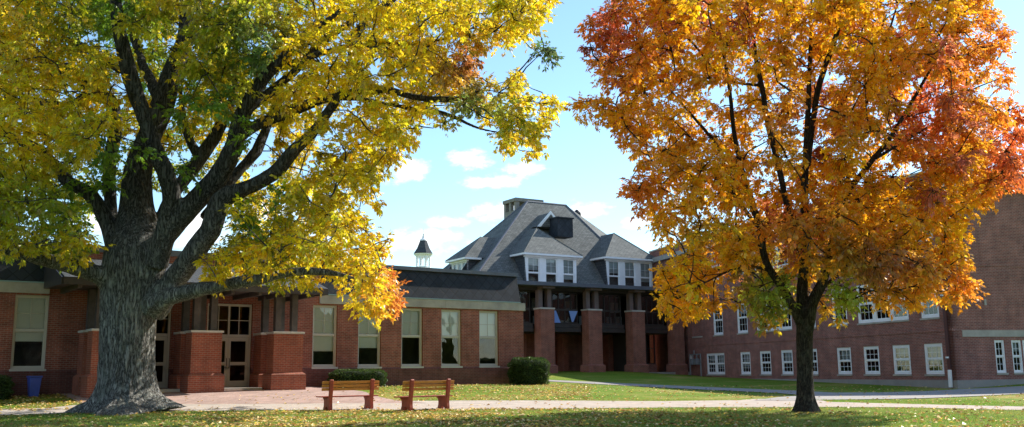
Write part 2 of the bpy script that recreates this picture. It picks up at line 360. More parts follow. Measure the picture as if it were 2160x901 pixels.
def gz_(x, y):
    x = np.asarray(x, float); y = np.asarray(y, float); sh = x.shape; x = x.ravel(); y = y.ravel()
    xc = np.clip(x, -38, 42); yc = np.clip(y, 8, 82)
    d = np.hypot(xc[:, None] - CP[None, :, 0], yc[:, None] - CP[None, :, 1]); K = np.where(d > 1e-9, d * d * np.log(d + 1e-9), 0)
    z = K @ TW[:-3] + TW[-3] + TW[-2] * xc + TW[-1] * yc
    return np.clip(z, 0, 1.6).reshape(sh)
def gh(x, y): return float(gz_(np.array([x]), np.array([y]))[0])
def onground(px, py):
    d = ray(px, py); lo, hi = 5.0, 400.0
    f = lambda t: (CAM + d * t)[2] - gh(*(CAM + d * t)[:2])
    prev = 15.0
    for t in np.arange(15, 120, .5):
        if f(t) < 0:
            a, b = prev, t
            for _ in range(25):
                c = (a + b) / 2
                if f(c) < 0: b = c
                else: a = c
            return (CAM + d * b)[:2]
        prev = t
    return (CAM + d * 90)[:2]

def axis_pts():
    xs = np.unique(np.r_[np.linspace(-600, -60, 10), np.arange(-60, 60.1, .5), np.linspace(60, 600, 10)])
    ys = np.unique(np.r_[np.linspace(-300, -10, 6), np.linspace(-10, 16, 20), np.arange(16, 85, .5), np.linspace(85, 900, 14)])
    return xs, ys
xs, ys = axis_pts(); XX, YY = np.meshgrid(xs, ys); ZZ = gz_(XX, YY)
V = np.stack([XX, YY, ZZ], -1).reshape(-1, 3); nx, ny = len(xs), len(ys)
I = np.arange(nx * ny).reshape(ny, nx); Fq = np.stack([I[:-1, :-1], I[:-1, 1:], I[1:, 1:], I[1:, :-1]], -1).reshape(-1, 4)

def grass_mat():
    mm = bpy.data.materials.new('lawn grass'); mm.use_nodes = True; t = mm.node_tree; b = t.nodes['Principled BSDF']; b.inputs['Roughness'].default_value = .95; b.inputs['Specular IOR Level'].default_value = .1
    co = t.nodes.new('ShaderNodeTexCoord')
    def noise(s, d=6, r_=.6):
        n = t.nodes.new('ShaderNodeTexNoise'); n.inputs['Scale'].default_value = s; n.inputs['Detail'].default_value = d; n.inputs['Roughness'].default_value = r_
        t.links.new(co.outputs['Object'], n.inputs['Vector']); return n.outputs[0]
    def ramp(i, els):
        r = t.nodes.new('ShaderNodeValToRGB'); r.color_ramp.elements.remove(r.color_ramp.elements[1])
        for k, (p_, c) in enumerate(els):
            e = r.color_ramp.elements[0] if k == 0 else r.color_ramp.elements.new(p_)
            e.position = p_; e.color = (*c, 1)
        t.links.new(i, r.inputs[0]); return r.outputs[0]
    big = ramp(noise(.35, 5), [(.36, (.13, .23, .02)), (.52, (.19, .27, .03)), (.66, (.36, .31, .09))])
    fine = ramp(noise(14, 8, .8), [(.3, (.45, .45, .45)), (.7, (1.35, 1.3, 1.2))])
    x = t.nodes.new('ShaderNodeMix'); x.data_type = 'RGBA'; x.blend_type = 'MULTIPLY'; x.inputs[0].default_value = 1
    t.links.new(big, x.inputs[6]); t.links.new(fine, x.inputs[7]); t.links.new(x.outputs[2], b.inputs['Base Color'])
    bp = t.nodes.new('ShaderNodeBump'); bp.inputs['Strength'].default_value = .8; bp.inputs['Distance'].default_value = .04
    t.links.new(noise(40, 4), bp.inputs['Height']); t.links.new(bp.outputs[0], b.inputs['Normal']); return mm
M['grass'] = grass_mat()
M['gravel'] = mat('pale gravel path', (.46, .40, .35), .95, .1, noise=(1.8, .16, 9), bump=(30, .4))
M['concretewalk'] = mat('concrete walk', (.31, .29, .27), .9, .2, noise=(1.2, .14, 7), bump=(20, .2))
M['asphalt'] = mat('worn asphalt', (.17, .175, .19), .9, .2, noise=(1.0, .2, 8), bump=(25, .3))
lawn = np_mesh('lawn', V, Fq, M['grass'], smooth=True); tag(lawn, None, None, kind='structure')

def inpoly(P, poly):
    x, y = P[:, 0], P[:, 1]; ins = np.zeros(len(P), bool); n = len(poly); j = n - 1
    for i in range(n):
        xi, yi = poly[i]; xj, yj = poly[j]
        c = ((yi > y) != (yj > y)) & (x < (xj - xi) * (y - yi) / (yj - yi + 1e-12) + xi); ins ^= c; j = i
    return ins
def sheet(name, poly, h, material, ragged=0):
    """a path: polygon in plan, laid over the ground in a fine grid, so that it follows every dip; its border triangulated exactly"""
    import bmesh
    poly = [tuple(q) for q in poly]
    if ragged:
        out = []
        for i in range(len(poly)):
            a = np.array(poly[i]); b = np.array(poly[(i + 1) % len(poly)]); L = np.linalg.norm(b - a); k = max(1, int(L / .35))
            nrm = np.array([b[1] - a[1], a[0] - b[0]]) / (L + 1e-9)
            for q in range(k):
                s_ = (rng.random() - .5) * 2 * ragged * (q > 0); out.append(tuple(a + (b - a) * q / k + nrm * s_))
        poly = out
    bm = bmesh.new(); vs = [bm.verts.new((x, y, 0)) for x, y in poly]; f = bm.faces.new(vs)
    x0, y0 = np.min(poly, 0); x1, y1 = np.max(poly, 0)
    for ax, a, b in ((0, x0, x1), (1, y0, y1)):
        for c in np.arange(math.ceil(a * 2) / 2, b, .5):
            co = (c, 0, 0) if ax == 0 else (0, c, 0); no = (1, 0, 0) if ax == 0 else (0, 1, 0)
            bmesh.ops.bisect_plane(bm, geom=bm.verts[:] + bm.edges[:] + bm.faces[:], plane_co=co, plane_no=no)
    arr = np.array([v.co[:2] for v in bm.verts]); z = gz_(arr[:, 0], arr[:, 1]) + h
    for v, q in zip(bm.verts, z): v.co.z = q
    bmesh.ops.recalc_face_normals(bm, faces=bm.faces)
    me = bpy.data.meshes.new(name); bm.to_mesh(me); bm.free()
    if me.polygons[0].normal.z < 0: me.flip_normals()
    uv_box(me); me.materials.append(material); o = bpy.data.objects.new(name, me); COL.objects.link(o); o['kind'] = 'structure'; return o
G = lambda pts: [onground(*q) for q in pts]
PLAZA = G([(112, 826), (400, 818), (640, 816), (688, 818), (765, 826), (800, 838), (840, 846), (900, 851), (340, 853), (172, 852), (160, 846)])
# the far edge of the plaza runs under the building wall
MAINPATH = G([(-120, 866), (100, 862), (180, 852), (400, 849), (800, 847), (1000, 845.5), (1160, 845.5), (1400, 847), (1560, 845), (1600, 842), (1700, 842), (1760, 849), (1900, 852.5), (2160, 858.5), (2400, 865),
              (2400, 874), (2160, 866), (1900, 860), (1720, 859.5), (1400, 860.5), (1160, 863.5), (820, 865.5), (560, 866), (380, 868), (160, 872), (0, 877), (-120, 880)])
WALK = G([(1157, 802), (1290, 808), (1420, 814), (1560, 820), (1681, 825), (1760, 829), (1860, 828.5), (1950, 826), (2025, 821.5), (2160, 815), (2300, 810),
          (2300, 826), (2160, 831), (2025, 838), (1950, 841), (1860, 843), (1760, 844), (1700, 846), (1590, 846), (1640, 839), (1700, 835), (1640, 830), (1560, 826), (1420, 819.5), (1290, 812.5), (1157, 805)])
sheet('brick_plaza', PLAZA, .016, M['paver'], .04)
sheet('gravel_path', MAINPATH, .012, M['gravel'], .07)
sheet('side_path', WALK, .02, M['concretewalk'], .04)

# ------------------------------------------------------------------ window builder
def window(parent, fr, u0, u1, z0, z1, n=0.0, style='double', fm='white', gm='glass', blind=None, trim=.09, setback=.06, cols=3, rows=2, lower=True, sill=True, rail=None, label=None):
    fm_ = M[fm]; nf = n - setback; f = MB(fr); T = trim
    f.box(u0, u0 + T, nf - .10, nf, z0, z1); f.box(u1 - T, u1, nf - .10, nf, z0, z1); f.box(u0 + T, u1 - T, nf - .10, nf, z1 - T, z1); f.box(u0 + T, u1 - T, nf - .10, nf, z0, z0 + T)
    zr = rail if rail else (z0 + z1) / 2
    f.box(u0 + T, u1 - T, nf - .07, nf - .015, zr - .03, zr + .03)
    a, b = u0 + T, u1 - T; s_ = .035
    for (c, d, dn) in ((zr + .03, z1 - T, -.02), (z0 + T, zr - .03, -.045)):   # sash rails
        f.box(a, a + s_, nf + dn - .03, nf + dn, c, d); f.box(b - s_, b, nf + dn - .03, nf + dn, c, d)
        f.box(a + s_, b - s_, nf + dn - .03, nf + dn, c, c + s_); f.box(a + s_, b - s_, nf + dn - .03, nf + dn, d - s_, d)
    mu = .011
    def munt(c, d, dn):
        for i in range(1, cols): x = a + (b - a) * i / cols; f.box(x - mu, x + mu, nf + dn - .024, nf + dn - .004, c + s_, d - s_)
        for i in range(1, rows): y = c + (d - c) * i / rows; f.box(a + s_, b - s_, nf + dn - .022, nf + dn - .006, y - mu, y + mu)
    munt(zr + .03, z1 - T, -.02)
    if lower: munt(z0 + T, zr - .03, -.045)
    w = f.build('window', fm_, parent, label)
    g = MB(fr); g.face([(a, nf - .055, z0 + T), (b, nf - .055, z0 + T), (b, nf - .055, zr), (a, nf - .055, zr)]); g.face([(a, nf - .035, zr), (b, nf - .035, zr), (b, nf - .035, z1 - T), (a, nf - .035, z1 - T)])
    g.build('pane', M[gm], w, fix=False)
    if blind:
        zb, bmname = blind; s2 = MB(fr); s2.box(a - .02, b + .02, nf - .16, nf - .15, zb, z1 - .02); s2.build('blind', M[bmname], w)
    if sill:
        s3 = MB(fr); s3.box(u0 - .04, u1 + .04, n - .12, n + .05, z0 - .09, z0 - .003); s3.build('sill', M['stone'] if fm == 'white' else fm_, w)
    return w

def room(parent, fr, u0, u1, n0, n1, z0, z1, material, name='interior_wall'):
    mb = MB(fr); mb.face([(u0, n0, z0), (u1, n0, z0), (u1, n0, z1), (u0, n0, z1)]); mb.face([(u0, n0, z0), (u0, n0, z1), (u0, n1, z1), (u0, n1, z0)]); mb.face([(u1, n0, z1), (u1, n0, z0), (u1, n1, z0), (u1, n1, z1)])
    mb.face([(u0, n0, z0), (u0, n1, z0), (u1, n1, z0), (u1, n0, z0)]); mb.face([(u0, n0, z1), (u1, n0, z1), (u1, n1, z1), (u0, n1, z1)])
    return mb.build(name, material, parent, fix=False)

# ------------------------------------------------------------------ A: long low wing on the left
AO = (-8.6588, 43.9842, 0)
A = thing('school_wing', 'long low red brick wing with tall windows and entrance portico behind the big trunk', 'building', AO, 53.45)
GA = .6
winsA = [(-12.92, -11.72), (-.63, .6), (1.68, 2.9), (4.02, 5.22), (6.30, 7.50), (8.60, 9.82)]
winsA2 = [(-15.3, -14.1), (-17.7, -16.5)]
opsA = [(a, b, 1.9, 4.72) for a, b in winsA + winsA2] + [(-5.5, -3.5, 1.05, 4.66), (-9.1, -7.0, 1.05, 4.66)]
mb = MB(); wall(mb, -30, 11.45, 1.86, 4.78, 0, .35, [(a, b, max(c, 1.86) if c > 1.5 else 1.86, d) for a, b, c, d in opsA])
mb.box(11.10, 11.45, -14, -.352, GA, 4.78); mb.box(-30, 11.45, -14.3, -14.003, GA, 6.6); mb.box(-30, -29.7, -14, -.352, GA, 6.6)
mb.box(-11.75, -.35, -.36, .004, 4.783, 6.55)
mb.build('wall', M['brickA'], A)
mb = MB(); 
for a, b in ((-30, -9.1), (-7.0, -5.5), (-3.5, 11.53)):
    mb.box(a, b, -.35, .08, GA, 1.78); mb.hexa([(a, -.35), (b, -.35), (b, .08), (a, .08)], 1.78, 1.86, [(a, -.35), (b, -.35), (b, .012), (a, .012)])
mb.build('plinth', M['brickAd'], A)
mb = MB()
for a, b in ((-30, -11.75), (-.35, 11.53)):
    mb = MB(); mb.box(a, b, -.35, .082, 4.783, 5.188); cb_ = mb.build('concrete_band', M['stone'], A); x = a; mb = MB()
    while x < b - .01:
        e = min(x + 2.28, b); mb.box(x + .006, e - .006, .0825, .09, 4.79, 5.185); x = e
    mb.build('panel_joints', M['stone'], cb_)
mb = MB()
for a, b in ((-30, -11.75), (-.35, 11.2)):
    mb = MB(); mb.hexa([(a, -.6), (b, -.6), (b, .12), (a, .12)], 5.19, 5.235); mb.build('ledge_flashing', M['copper'], A)
def diag_slate():
    mm = brick_mat('diagonal slate band', (.024, .029, .038), (.034, .040, .051), (.017, .020, .025), bw=.42, rh=.42, ms=.02, off=0, var=.25, rough=.8, bump=.5)
    t = mm.node_tree; br = [n for n in t.nodes if n.type == 'TEX_BRICK'][0]; co = [n for n in t.nodes if n.type == 'TEX_COORD'][0]
    mp = t.nodes.new('ShaderNodeMapping'); mp.inputs['Rotation'].default_value = (0, 0, R(45)); t.links.new(co.outputs['UV'], mp.inputs[0]); t.links.new(mp.outputs[0], br.inputs['Vector']); return mm
M['diag'] = diag_slate()
mb = MB()
for a, b in ((-30, -11.76), (-.35, 11.25)):
    mb = MB(); mb.hexa([(a, -1.2), (b, -1.2), (b, .05), (a, .05)], 5.237, 6.62, [(a, -1.2), (b, -1.2), (b, -.30), (a, -.30)]); mb.build('slate_band', M['diag'], A)
mb = MB(); 
for a, b in ((-30, -11.74), (-.34, 11.3)): mb.box(a, b, -1.3, -.18, 6.622, 6.80)
mb.box(-11.74, -.34, -.46, .07, 6.552, 6.80)
mb.build('roof_coping', M['capmetal'], A)
mb = MB(); mb.box(-29.9, 11.2, -14.2, -.5, 6.50, 6.6); mb.box(10.9, 11.2, -14, -1.2, 4.8, 6.62)
mb.build('roof', M['flat'], A)
for i, (a, b) in enumerate(winsA2 + winsA):
    zb = {0: 3.3, 1: 3.3, 2: 2.95, 3: 2.62, 4: 2.78, 5: 3.36, 6: 3.4, 7: 3.36}[i]
    w = window(A, fr_id, a, b, 1.9, 4.72, 0, fm='frame', blind=(zb, 'shade'), trim=.08, setback=.1, cols=2, rows=2, lower=False, rail=3.36)
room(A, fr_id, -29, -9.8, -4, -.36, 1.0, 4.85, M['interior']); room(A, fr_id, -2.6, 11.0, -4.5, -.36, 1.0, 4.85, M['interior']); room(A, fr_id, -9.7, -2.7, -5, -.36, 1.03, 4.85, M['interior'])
# doors: two pairs of glazed double doors under gridded transoms
def doorset(u0, u1):
    f = MB(); z0, z1, zt = 1.07, 4.64, 3.2; n = -.12
    f.box(u0, u0 + .09, n - .14, n, z0, z1); f.box(u1 - .09, u1, n - .14, n, z0, z1); f.box(u0 + .09, u1 - .09, n - .14, n, z1 - .1, z1); f.box(u0 + .09, u1 - .09, n - .14, n, zt, zt + .12)
    a, b = u0 + .09, u1 - .09; c = (a + b) / 2; f.box(c - .04, c + .04, n - .13, n - .01, zt + .12, z1 - .1)
    for k in (1, 3): x = a + (b - a) * k / 4; f.box(x - .015, x + .015, n - .1, n - .03, zt + .12, z1 - .1)
    y = (zt + .12 + z1 - .1) / 2; f.box(a, c - .042, n - .098, n - .032, y - .015, y + .015); f.box(c + .042, b, n - .098, n - .032, y - .015, y + .015)
    d = f.build('door_frame', M['frame'], A)
    g = MB(); g.face([(a, n - .06, zt + .12), (b, n - .06, zt + .12), (b, n - .06, z1 - .1), (a, n - .06, z1 - .1)]); g.build('transom_pane', M['glassD'], d, fix=False)
    for s0, s1, hs in ((a + .004, c - .004, 1), (c + .004, b - .004, -1)):
        k = MB(); zz1 = zt - .006; k.box(s0, s0 + .12, n - .08, n - .025, z0 + .01, zz1); k.box(s1 - .12, s1, n - .08, n - .025, z0 + .01, zz1)
        for q0, q1 in ((z0 + .01, z0 + .27), (2.0, 2.14), (zz1 - .16, zz1)): k.box(s0 + .12, s1 - .12, n - .08, n - .025, q0, q1)
        dd = k.build('door', M['frame'], A)
        g = MB()
        for q0, q1 in ((z0 + .27, 2.0), (2.14, zz1 - .16)): g.face([(s0 + .12, n - .05, q0), (s1 - .12, n - .05, q0), (s1 - .12, n - .05, q1), (s0 + .12, n - .05, q1)])
        g.build('pane', M['glassD'], dd, fix=False)
        x = s1 - .06 if hs > 0 else s0 + .06; h = MB(); h.tube([(x, n - .02, 1.9), (x, n + .04, 1.93), (x, n + .04, 2.27), (x, n - .02, 2.3)], .014, 6); h.build('handle', M['dark'], dd)
doorset(-5.5, -3.5); doorset(-9.1, -7.0)
mb = MB(); mb.box(-9.4, -2.4, -.1, 1.9, .7, 1.062); mb.build('entrance_step', M['cap'], A, bevel=.01)
# three pairs of brick piers, dark posts on them, and the hood
for u0, u1 in ((-10.68, -9.4), (-7.0, -5.78), (-3.6, -2.3)):
    pr = MB(); pl = MB(); cp = MB()
    for n0, n1, zt in ((1.95, 2.7, 3.26), (.55, 1.35, 3.26)):
        pr.box(u0, u1, n0, n1, 1.66, zt)
        pl.hexa([(u0 - .12, n0 - .1), (u1 + .12, n0 - .1), (u1 + .12, n1 + .12), (u0 - .12, n1 + .12)], .6, 1.58)
        pl.hexa([(u0 - .12, n0 - .1), (u1 + .12, n0 - .1), (u1 + .12, n1 + .12), (u0 - .12, n1 + .12)], 1.583, 1.68, [(u0 + .002, n0 + .002), (u1 - .002, n0 + .002), (u1 - .002, n1 - .002), (u0 + .002, n1 - .002)])
        cp.box(u0 - .05, u1 + .05, n0 - .05, n1 + .05, zt + .003, zt + .09)
    p_ = pr.build('pier', M['brickP'], A); pl.build('pier_base', M['brickP'], p_, bevel=.008); cp.build('pier_cap', M['cap'], p_, bevel=.008)
    for n in (2.32, .95):
        for du in (.22, .78):
            q = MB(); x = u0 + (u1 - u0) * du; q.box(x - .13, x + .13, n - .13, n + .13, 3.355, 4.95); q.build('post', M['darkwood'], A)
mb = MB(); UH0, UH1 = -11.9, -1.55
mb.hexa([(UH0, -.0), (UH1, -.0), (UH1, 3.3), (UH0, 3.3)], 4.98, 5.12)
for x in np.arange(UH0 + .6, UH1, 1.15): mb.box(x - .07, x + .07, .1, 3.1, 4.80, 4.978)
mb.box(UH0 + .15, UH1 - .15, 2.15, 2.5, 4.72, 4.978 - .002) if False else None
mb.build('hood_ceiling', M['darkwood'], A)
mb = MB(); mb.box(UH0 - .02, UH1 + .02, 3.302, 3.38, 4.9, 5.16); mb.prism([(0.02, 4.98), (3.3, 4.9), (3.3, 5.16), (.02, 6.2)], lambda q, t: (t, q[0], q[1]), UH0 - .02, UH0 - .08); mb.prism([(0.02, 4.98), (3.3, 4.9), (3.3, 5.16), (.02, 6.2)], lambda q, t: (t, q[0], q[1]), UH1 + .02, UH1 + .08)
mb.build('hood_fascia', M['dark'], A)
mb = MB(); mb.face([(UH0, 3.4, 5.17), (UH1, 3.4, 5.17), (UH1, .02, 6.25), (UH0, .02, 6.25)]); mb.face([(UH0, .02, 6.2), (UH1, .02, 6.2), (UH1, 3.38, 5.125), (UH0, 3.38, 5.125)])
mb.build('hood_roof', M['slate'], A)

# ------------------------------------------------------------------ C: glazed bridge porch in the middle
CO = (2.1549, 66.0, 0)
Cb = thing('porch_building', 'dark glazed bridge on tall brick columns between the low wing and the right building', 'building', CO, 58.5)
colsC = [(-.28, .85), (3.78, 4.96), (7.75, 8.92), (11.75, 12.7)]
for i, (a, b) in enumerate(colsC):
    k = MB(); k.box(a, b, -.85, 0, 2.05, 5.85)
    o = k.build('column', M['brickC'], Cb); k = MB(); k.box(a - .14, b + .14, -.95, .12, 1.0, 1.95); k.hexa([(a - .14, -.95), (b + .14, -.95), (b + .14, .12), (a - .14, .12)], 1.953, 2.05, [(a, -.85), (b, -.85), (b, 0), (a, 0)]); k.build('column_base', M['brickC'], o)
    k = MB(); k.box(a - .04, b + .04, -.89, .04, 5.853, 5.96); k.build('column_cap', M['cap'], o)
    for x in ((a + b) / 2 - .38, (a + b) / 2 + .38):
        q = MB(); q.box(x - .17, x + .17, -.7, -.3, 5.963, 7.28); q.build('post', M['greypost'], Cb)
    q = MB(); q.box((a + b) / 2 - .5, (a + b) / 2 + .5, -.8, .25, 7.283, 7.44); q.build('bracket', M['greypost'], Cb)
mb = MB(); mb.box(-2.9, 13.5, -5.4, .55, 7.443, 7.70); mb.build('roof', M['capmetal'], Cb)
mb = MB(); mb.box(-2.9, 12.9, -.68, -.5, 7.2, 7.44); mb.box(-2.9, 12.9, -1.35, -1.3, 7.1, 7.44) ; mb.box(-2.9, 12.9, -5.2, -1.36, 4.35, 4.55)
mb.build('ceiling_beam', M['dark'], Cb)
for a, b in ((-2.9, -.5), (.8, 3.55), (4.92, 7.5), (8.85, 11.6)):
    q = MB(); q.box(a, b, -.9, -.65, 4.33, 4.62); q.box(a, b, -.95, -.7, 4.64, 4.92); q.build('spandrel_beam', M['dark'], Cb)
    f = MB(); n = -1.0; nb = 5 if b - a > 2.5 else 4
    f.box(a, b, n - .08, n, 4.95, 5.03); f.box(a, b, n - .08, n, 5.86, 5.98); f.box(a, b, n - .08, n, 7.1, 7.2)
    for k in range(nb + 1): x = a + .04 + (b - a - .08) * k / nb; f.box(x - .035, x + .035, n - .079, n + .001, 5.03, 7.1)
    w = f.build('window', M['dark'], Cb)
    g = MB(); g.face([(a, n - .04, 4.98), (b, n - .04, 4.98), (b, n - .04, 7.15), (a, n - .04, 7.15)]); g.build('pane', M['glassR'], w, fix=False)
# pale panels behind the bridge glass: light of rear windows put in as colour
q = MB(); 
for x, w_, z0, z1 in ((1.2, .5, 6.05, 7.0), (2.2, .7, 6.1, 7.05), (-1.8, .9, 6.0, 7.0), (-1.7, .6, 5.05, 5.8), (5.3, .6, 6.2, 6.9), (6.5, .5, 5.1, 5.8), (9.2, .5, 5.1, 5.75), (10.1, .6, 5.1, 5.8), (2.3, .5, 5.1, 5.7), (9.6, .8, 6.1, 6.9)):
    q.box(x, x + w_, -5.1, -5.05, z0, z1)
q.build('blind', M['shadeG'], Cb)
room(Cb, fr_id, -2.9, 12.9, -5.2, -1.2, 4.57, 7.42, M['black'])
# slanted flat blue panels in the lower panes
q = MB(); q.face([(.86, -.93, 5.84), (1.62, -.93, 5.84), (2.0, -.93, 4.98), (.86, -.93, 4.98)]); q.face([(.86, -.96, 4.98), (2.0, -.96, 4.98), (1.62, -.96, 5.84), (.86, -.96, 5.84)]); q.build('blue_panel', M['bluepane'], Cb, fix=False)
q = MB(); q.face([(2.75, -.93, 5.84), (3.5, -.93, 5.84), (3.1, -.93, 5.05), (2.98, -.93, 5.05)]); q.face([(2.98, -.96, 5.05), (3.1, -.96, 5.05), (3.5, -.96, 5.84), (2.75, -.96, 5.84)]); q.build('blue_panel', M['bluepane'], Cb, fix=False)
# open undercroft: inner piers, rear wall with doors
for a, b, n1 in ((4.3, 4.78, -4), (8.5, 8.95, -4), (1.4, 2.2, -4.6)):
    k = MB(); k.box(a, b, n1 - .9, n1, 1.1, 4.35); k.build('inner_pier', M['brickC'], Cb)
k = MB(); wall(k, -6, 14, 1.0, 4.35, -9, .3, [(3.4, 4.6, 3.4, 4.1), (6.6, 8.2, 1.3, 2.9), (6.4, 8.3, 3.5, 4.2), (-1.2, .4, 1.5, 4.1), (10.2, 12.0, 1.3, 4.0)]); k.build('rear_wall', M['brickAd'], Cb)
for a, b, z0, z1 in ((6.6, 8.2, 1.3, 2.9), (-1.2, .4, 1.5, 4.1), (3.4, 4.6, 3.4, 4.1), (6.4, 8.3, 3.5, 4.2), (10.2, 12, 1.3, 4.0)):
    window(Cb, fr_id, a, b, z0, z1, -9, gm='glassD', cols=2, rows=1, sill=False, trim=.1)
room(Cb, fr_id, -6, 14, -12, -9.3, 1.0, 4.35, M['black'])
k = MB(); k.box(8.9, 8.99, -3.9, -1.3, 1.2, 4.3); k.build('door_frame', M['dark'], Cb)
f = MB(); 
for x in (5.6, 6.3, 7.0, 7.7): f.box(x - .04, x + .04, -6.1, -6.0, 1.4, 4.3)
f.box(5.5, 7.8, -6.1, -6.0, 3.4, 3.48); d = f.build('door', M['dark'], Cb)
g = MB(); g.face([(5.6, -6.05, 1.4), (7.7, -6.05, 1.4), (7.7, -6.05, 4.3), (5.6, -6.05, 4.3)]); g.build('pane', M['glassD'], d, fix=False)
h = MB(); h.box(6.93, 7.07, -5.99, -5.94, 2.3, 2.5); h.build('handle', M['cap'], d)
k = MB(); k.box(-6, 14, -12, .1, .9, 1.43); k.build('floor_slab', M['concretewalk'], Cb)
# shopfront at the right end: low brick wall, dark glazing, small awning
k = MB(); k.box(9.0, 11.5, -2.2, -1.9, 1.0, 2.05); k.build('low_wall', M['brickC'], Cb)
f = MB(); 
for x in (9.05, 9.85, 10.65, 11.45): f.box(x - .04, x + .04, -2.1, -2.0, 2.05, 4.3)
f.box(9.0, 11.5, -2.1, -2.0, 2.053, 2.12); f.box(9.0, 11.5, -2.1, -2.0, 3.2, 3.26); w = f.build('shopfront', M['dark'], Cb)
g = MB(); g.face([(9.0, -2.05, 2.1), (11.5, -2.05, 2.1), (11.5, -2.05, 4.3), (9.0, -2.05, 4.3)]); g.build('pane', M['glassD'], w, fix=False)
k = MB(); k.hexa([(9, -2.0), (11.5, -2.0), (11.5, -1.1), (9, -1.1)], 4.35, 4.5, [(9, -2.0), (11.5, -2.0), (11.5, -1.9), (9, -1.9)]); k.build('awning', M['dark'], Cb)

# ------------------------------------------------------------------ H: slate roofed house above the porch
H = thing('slate_roof_house', 'tall hip roofed house with grey slates and white dormers rising behind the porch', 'house', CO, 58.5)
ZE, NE = 7.9, -5.5
RL, RR_, ZR, NR = 5.75, 9.65, 15.68, -11.0
k = MB(); k.box(-2.4, 14.1, -20, -5.8, 1, 7.8); k.box(14.103, 22, -20, -8.5, 1, 7.8); k.build('wall', M['brickC'], H)
fl, fR, bl, bR = (-2.84, NE, ZE), (14.55, NE, ZE + .2), (-2.84, -15.2, ZE), (24, -15.2, ZE)
ex = (22.5, -9.5, ZE + .2); rl, rr = (RL, NR, ZR), (RR_, NR, ZR)
k = MB(); k.face([fl, fR, rr, rl]); k.face([fR, ex, rr]); k.face([bl, fl, rl]); k.face([ex, bR, rr]); k.face([bR, bl, rl, rr]); k.face([fl, bl, bR, ex, fR])
k.build('roof', M['roof'], H)
k = MB()
for a, b in ((rl, fl), (rr, fR), (rl, rr), (rl, bl)): k.tube([a, b], .07, 5)
k.build('hip_cap', M['capmetal'], H)
slopeF = (ZR - ZE) / (NE - NR)
def nslope(z): return NE - (z - ZE) / slopeF
def dormer(c, hw, zt, za, na, nface, fr, nback, ncheek):
    z0 = 7.75
    k = MB(fr); k.box(c - hw, c - hw + .2, nface - .12, nface, z0, zt); k.box(c + hw - .2, c + hw, nface - .12, nface, z0, zt)
    wd = (2 * hw - .4 - 2 * .55) / 3 if hw > 1.5 else .62
    us = []; x = c - hw + .2
    if hw > 1.5:
        for i in range(3):
            us.append((x, x + wd)); x += wd
            if i < 2: k.box(x, x + .55, nface - .12, nface, z0, zt); x += .55
    else:
        n_ = 3; wd = (2 * hw - .4 - .24) / 3
        for i in range(3):
            us.append((x, x + wd)); x += wd
            if i < 2: k.box(x, x + .12, nface - .12, nface, z0, zt); x += .12
    for a, b in us: k.box(a, b, nface - .12, nface, zt - .12, zt); k.box(a, b, nface - .12, nface, z0, z0 + .1)
    d = k.build('dormer_front', M['white'], H)
    for i, (a, b) in enumerate(us):
        window(H, fr, a + .003, b - .003, z0 + .1, zt - .12, nface, fm='white', blind=(zt - (1.1 + .3 * ((i * 7) % 3)), 'shadeG'), trim=.05, setback=.03, cols=2, rows=2, lower=False, sill=False)
    for s_, u in ((-1, c - hw), (1, c + hw)):
        k = MB(fr); k.face([(u, nface - .12, z0), (u, nface - .12, zt), (u, ncheek(zt), zt), (u, ncheek(z0), z0)])
        k.build('dormer_cheek', M['slate'], H, fix=False)
    e = .38; zt2 = zt + .04; ze = zt2 + .26
    k = MB(fr); k.box(c - hw - e, c + hw + e, nface - .1, nface + e, zt2 - .03, zt2 + .11); k.box(c - hw - .1, c + hw + .1, nface - .12, nface + .1, zt2 - .16, zt2 - .033)
    for s_ in (-1, 1):
        u = c + s_ * (hw + e); k.box(min(u, u - s_ * e), max(u, u - s_ * e), ncheek(zt), nface - .103, zt2 - .03, zt2 + .11)
    k.build('dormer_eave', M['white'], H)
    A1, B1 = (c - hw - e, nface + e, zt2 + .115), (c + hw + e, nface + e, zt2 + .115); ap = (c, na, za); bk = (c, nback, za)
    A2, B2 = (c - hw - e, ncheek(zt2) - .3, zt2 + .115), (c + hw + e, ncheek(zt2) - .3, zt2 + .115)
    k = MB(fr); k.face([A1, B1, ap]); k.face([A2, A1, ap, bk]); k.face([B1, B2, bk, ap]); k.face([A1, A2, B2, B1])
    k.build('dormer_roof', M['roof'], H)
    k = MB(fr); k.tube([A2, (c - .3, nback + .3, za - .2)], .07, 4); k.build('flashing', M['copper'], H)
    for q in (A1, B1): k = MB(fr); k.tube([q, ap], .04, 4); k.build('hip_cap', M['roof'], H)
dormer(4.36, 2.36, 10.34, 12.85, -7.5, NE, fr_id, -9.3, lambda z: nslope(z) + .05)
dormer(12.05, 2.36, 10.44, 12.95, -7.5, NE, fr_id, -9.4, lambda z: nslope(z) + .05)
# dormer on the left slope (faces along -u)
slL = (ZR - ZE) / (RL + 2.84)
frL = lambda u, n, z: (-n, -u, z)            # u runs along n, outward is -x
# local: outward distance n_out = -(x); so x = -n
dormer(-9.55, 1.25, 10.1, 12.15, -.4, 1.55, frL, -1.85, lambda z: 2.84 - (z - ZE) / slL + .05)
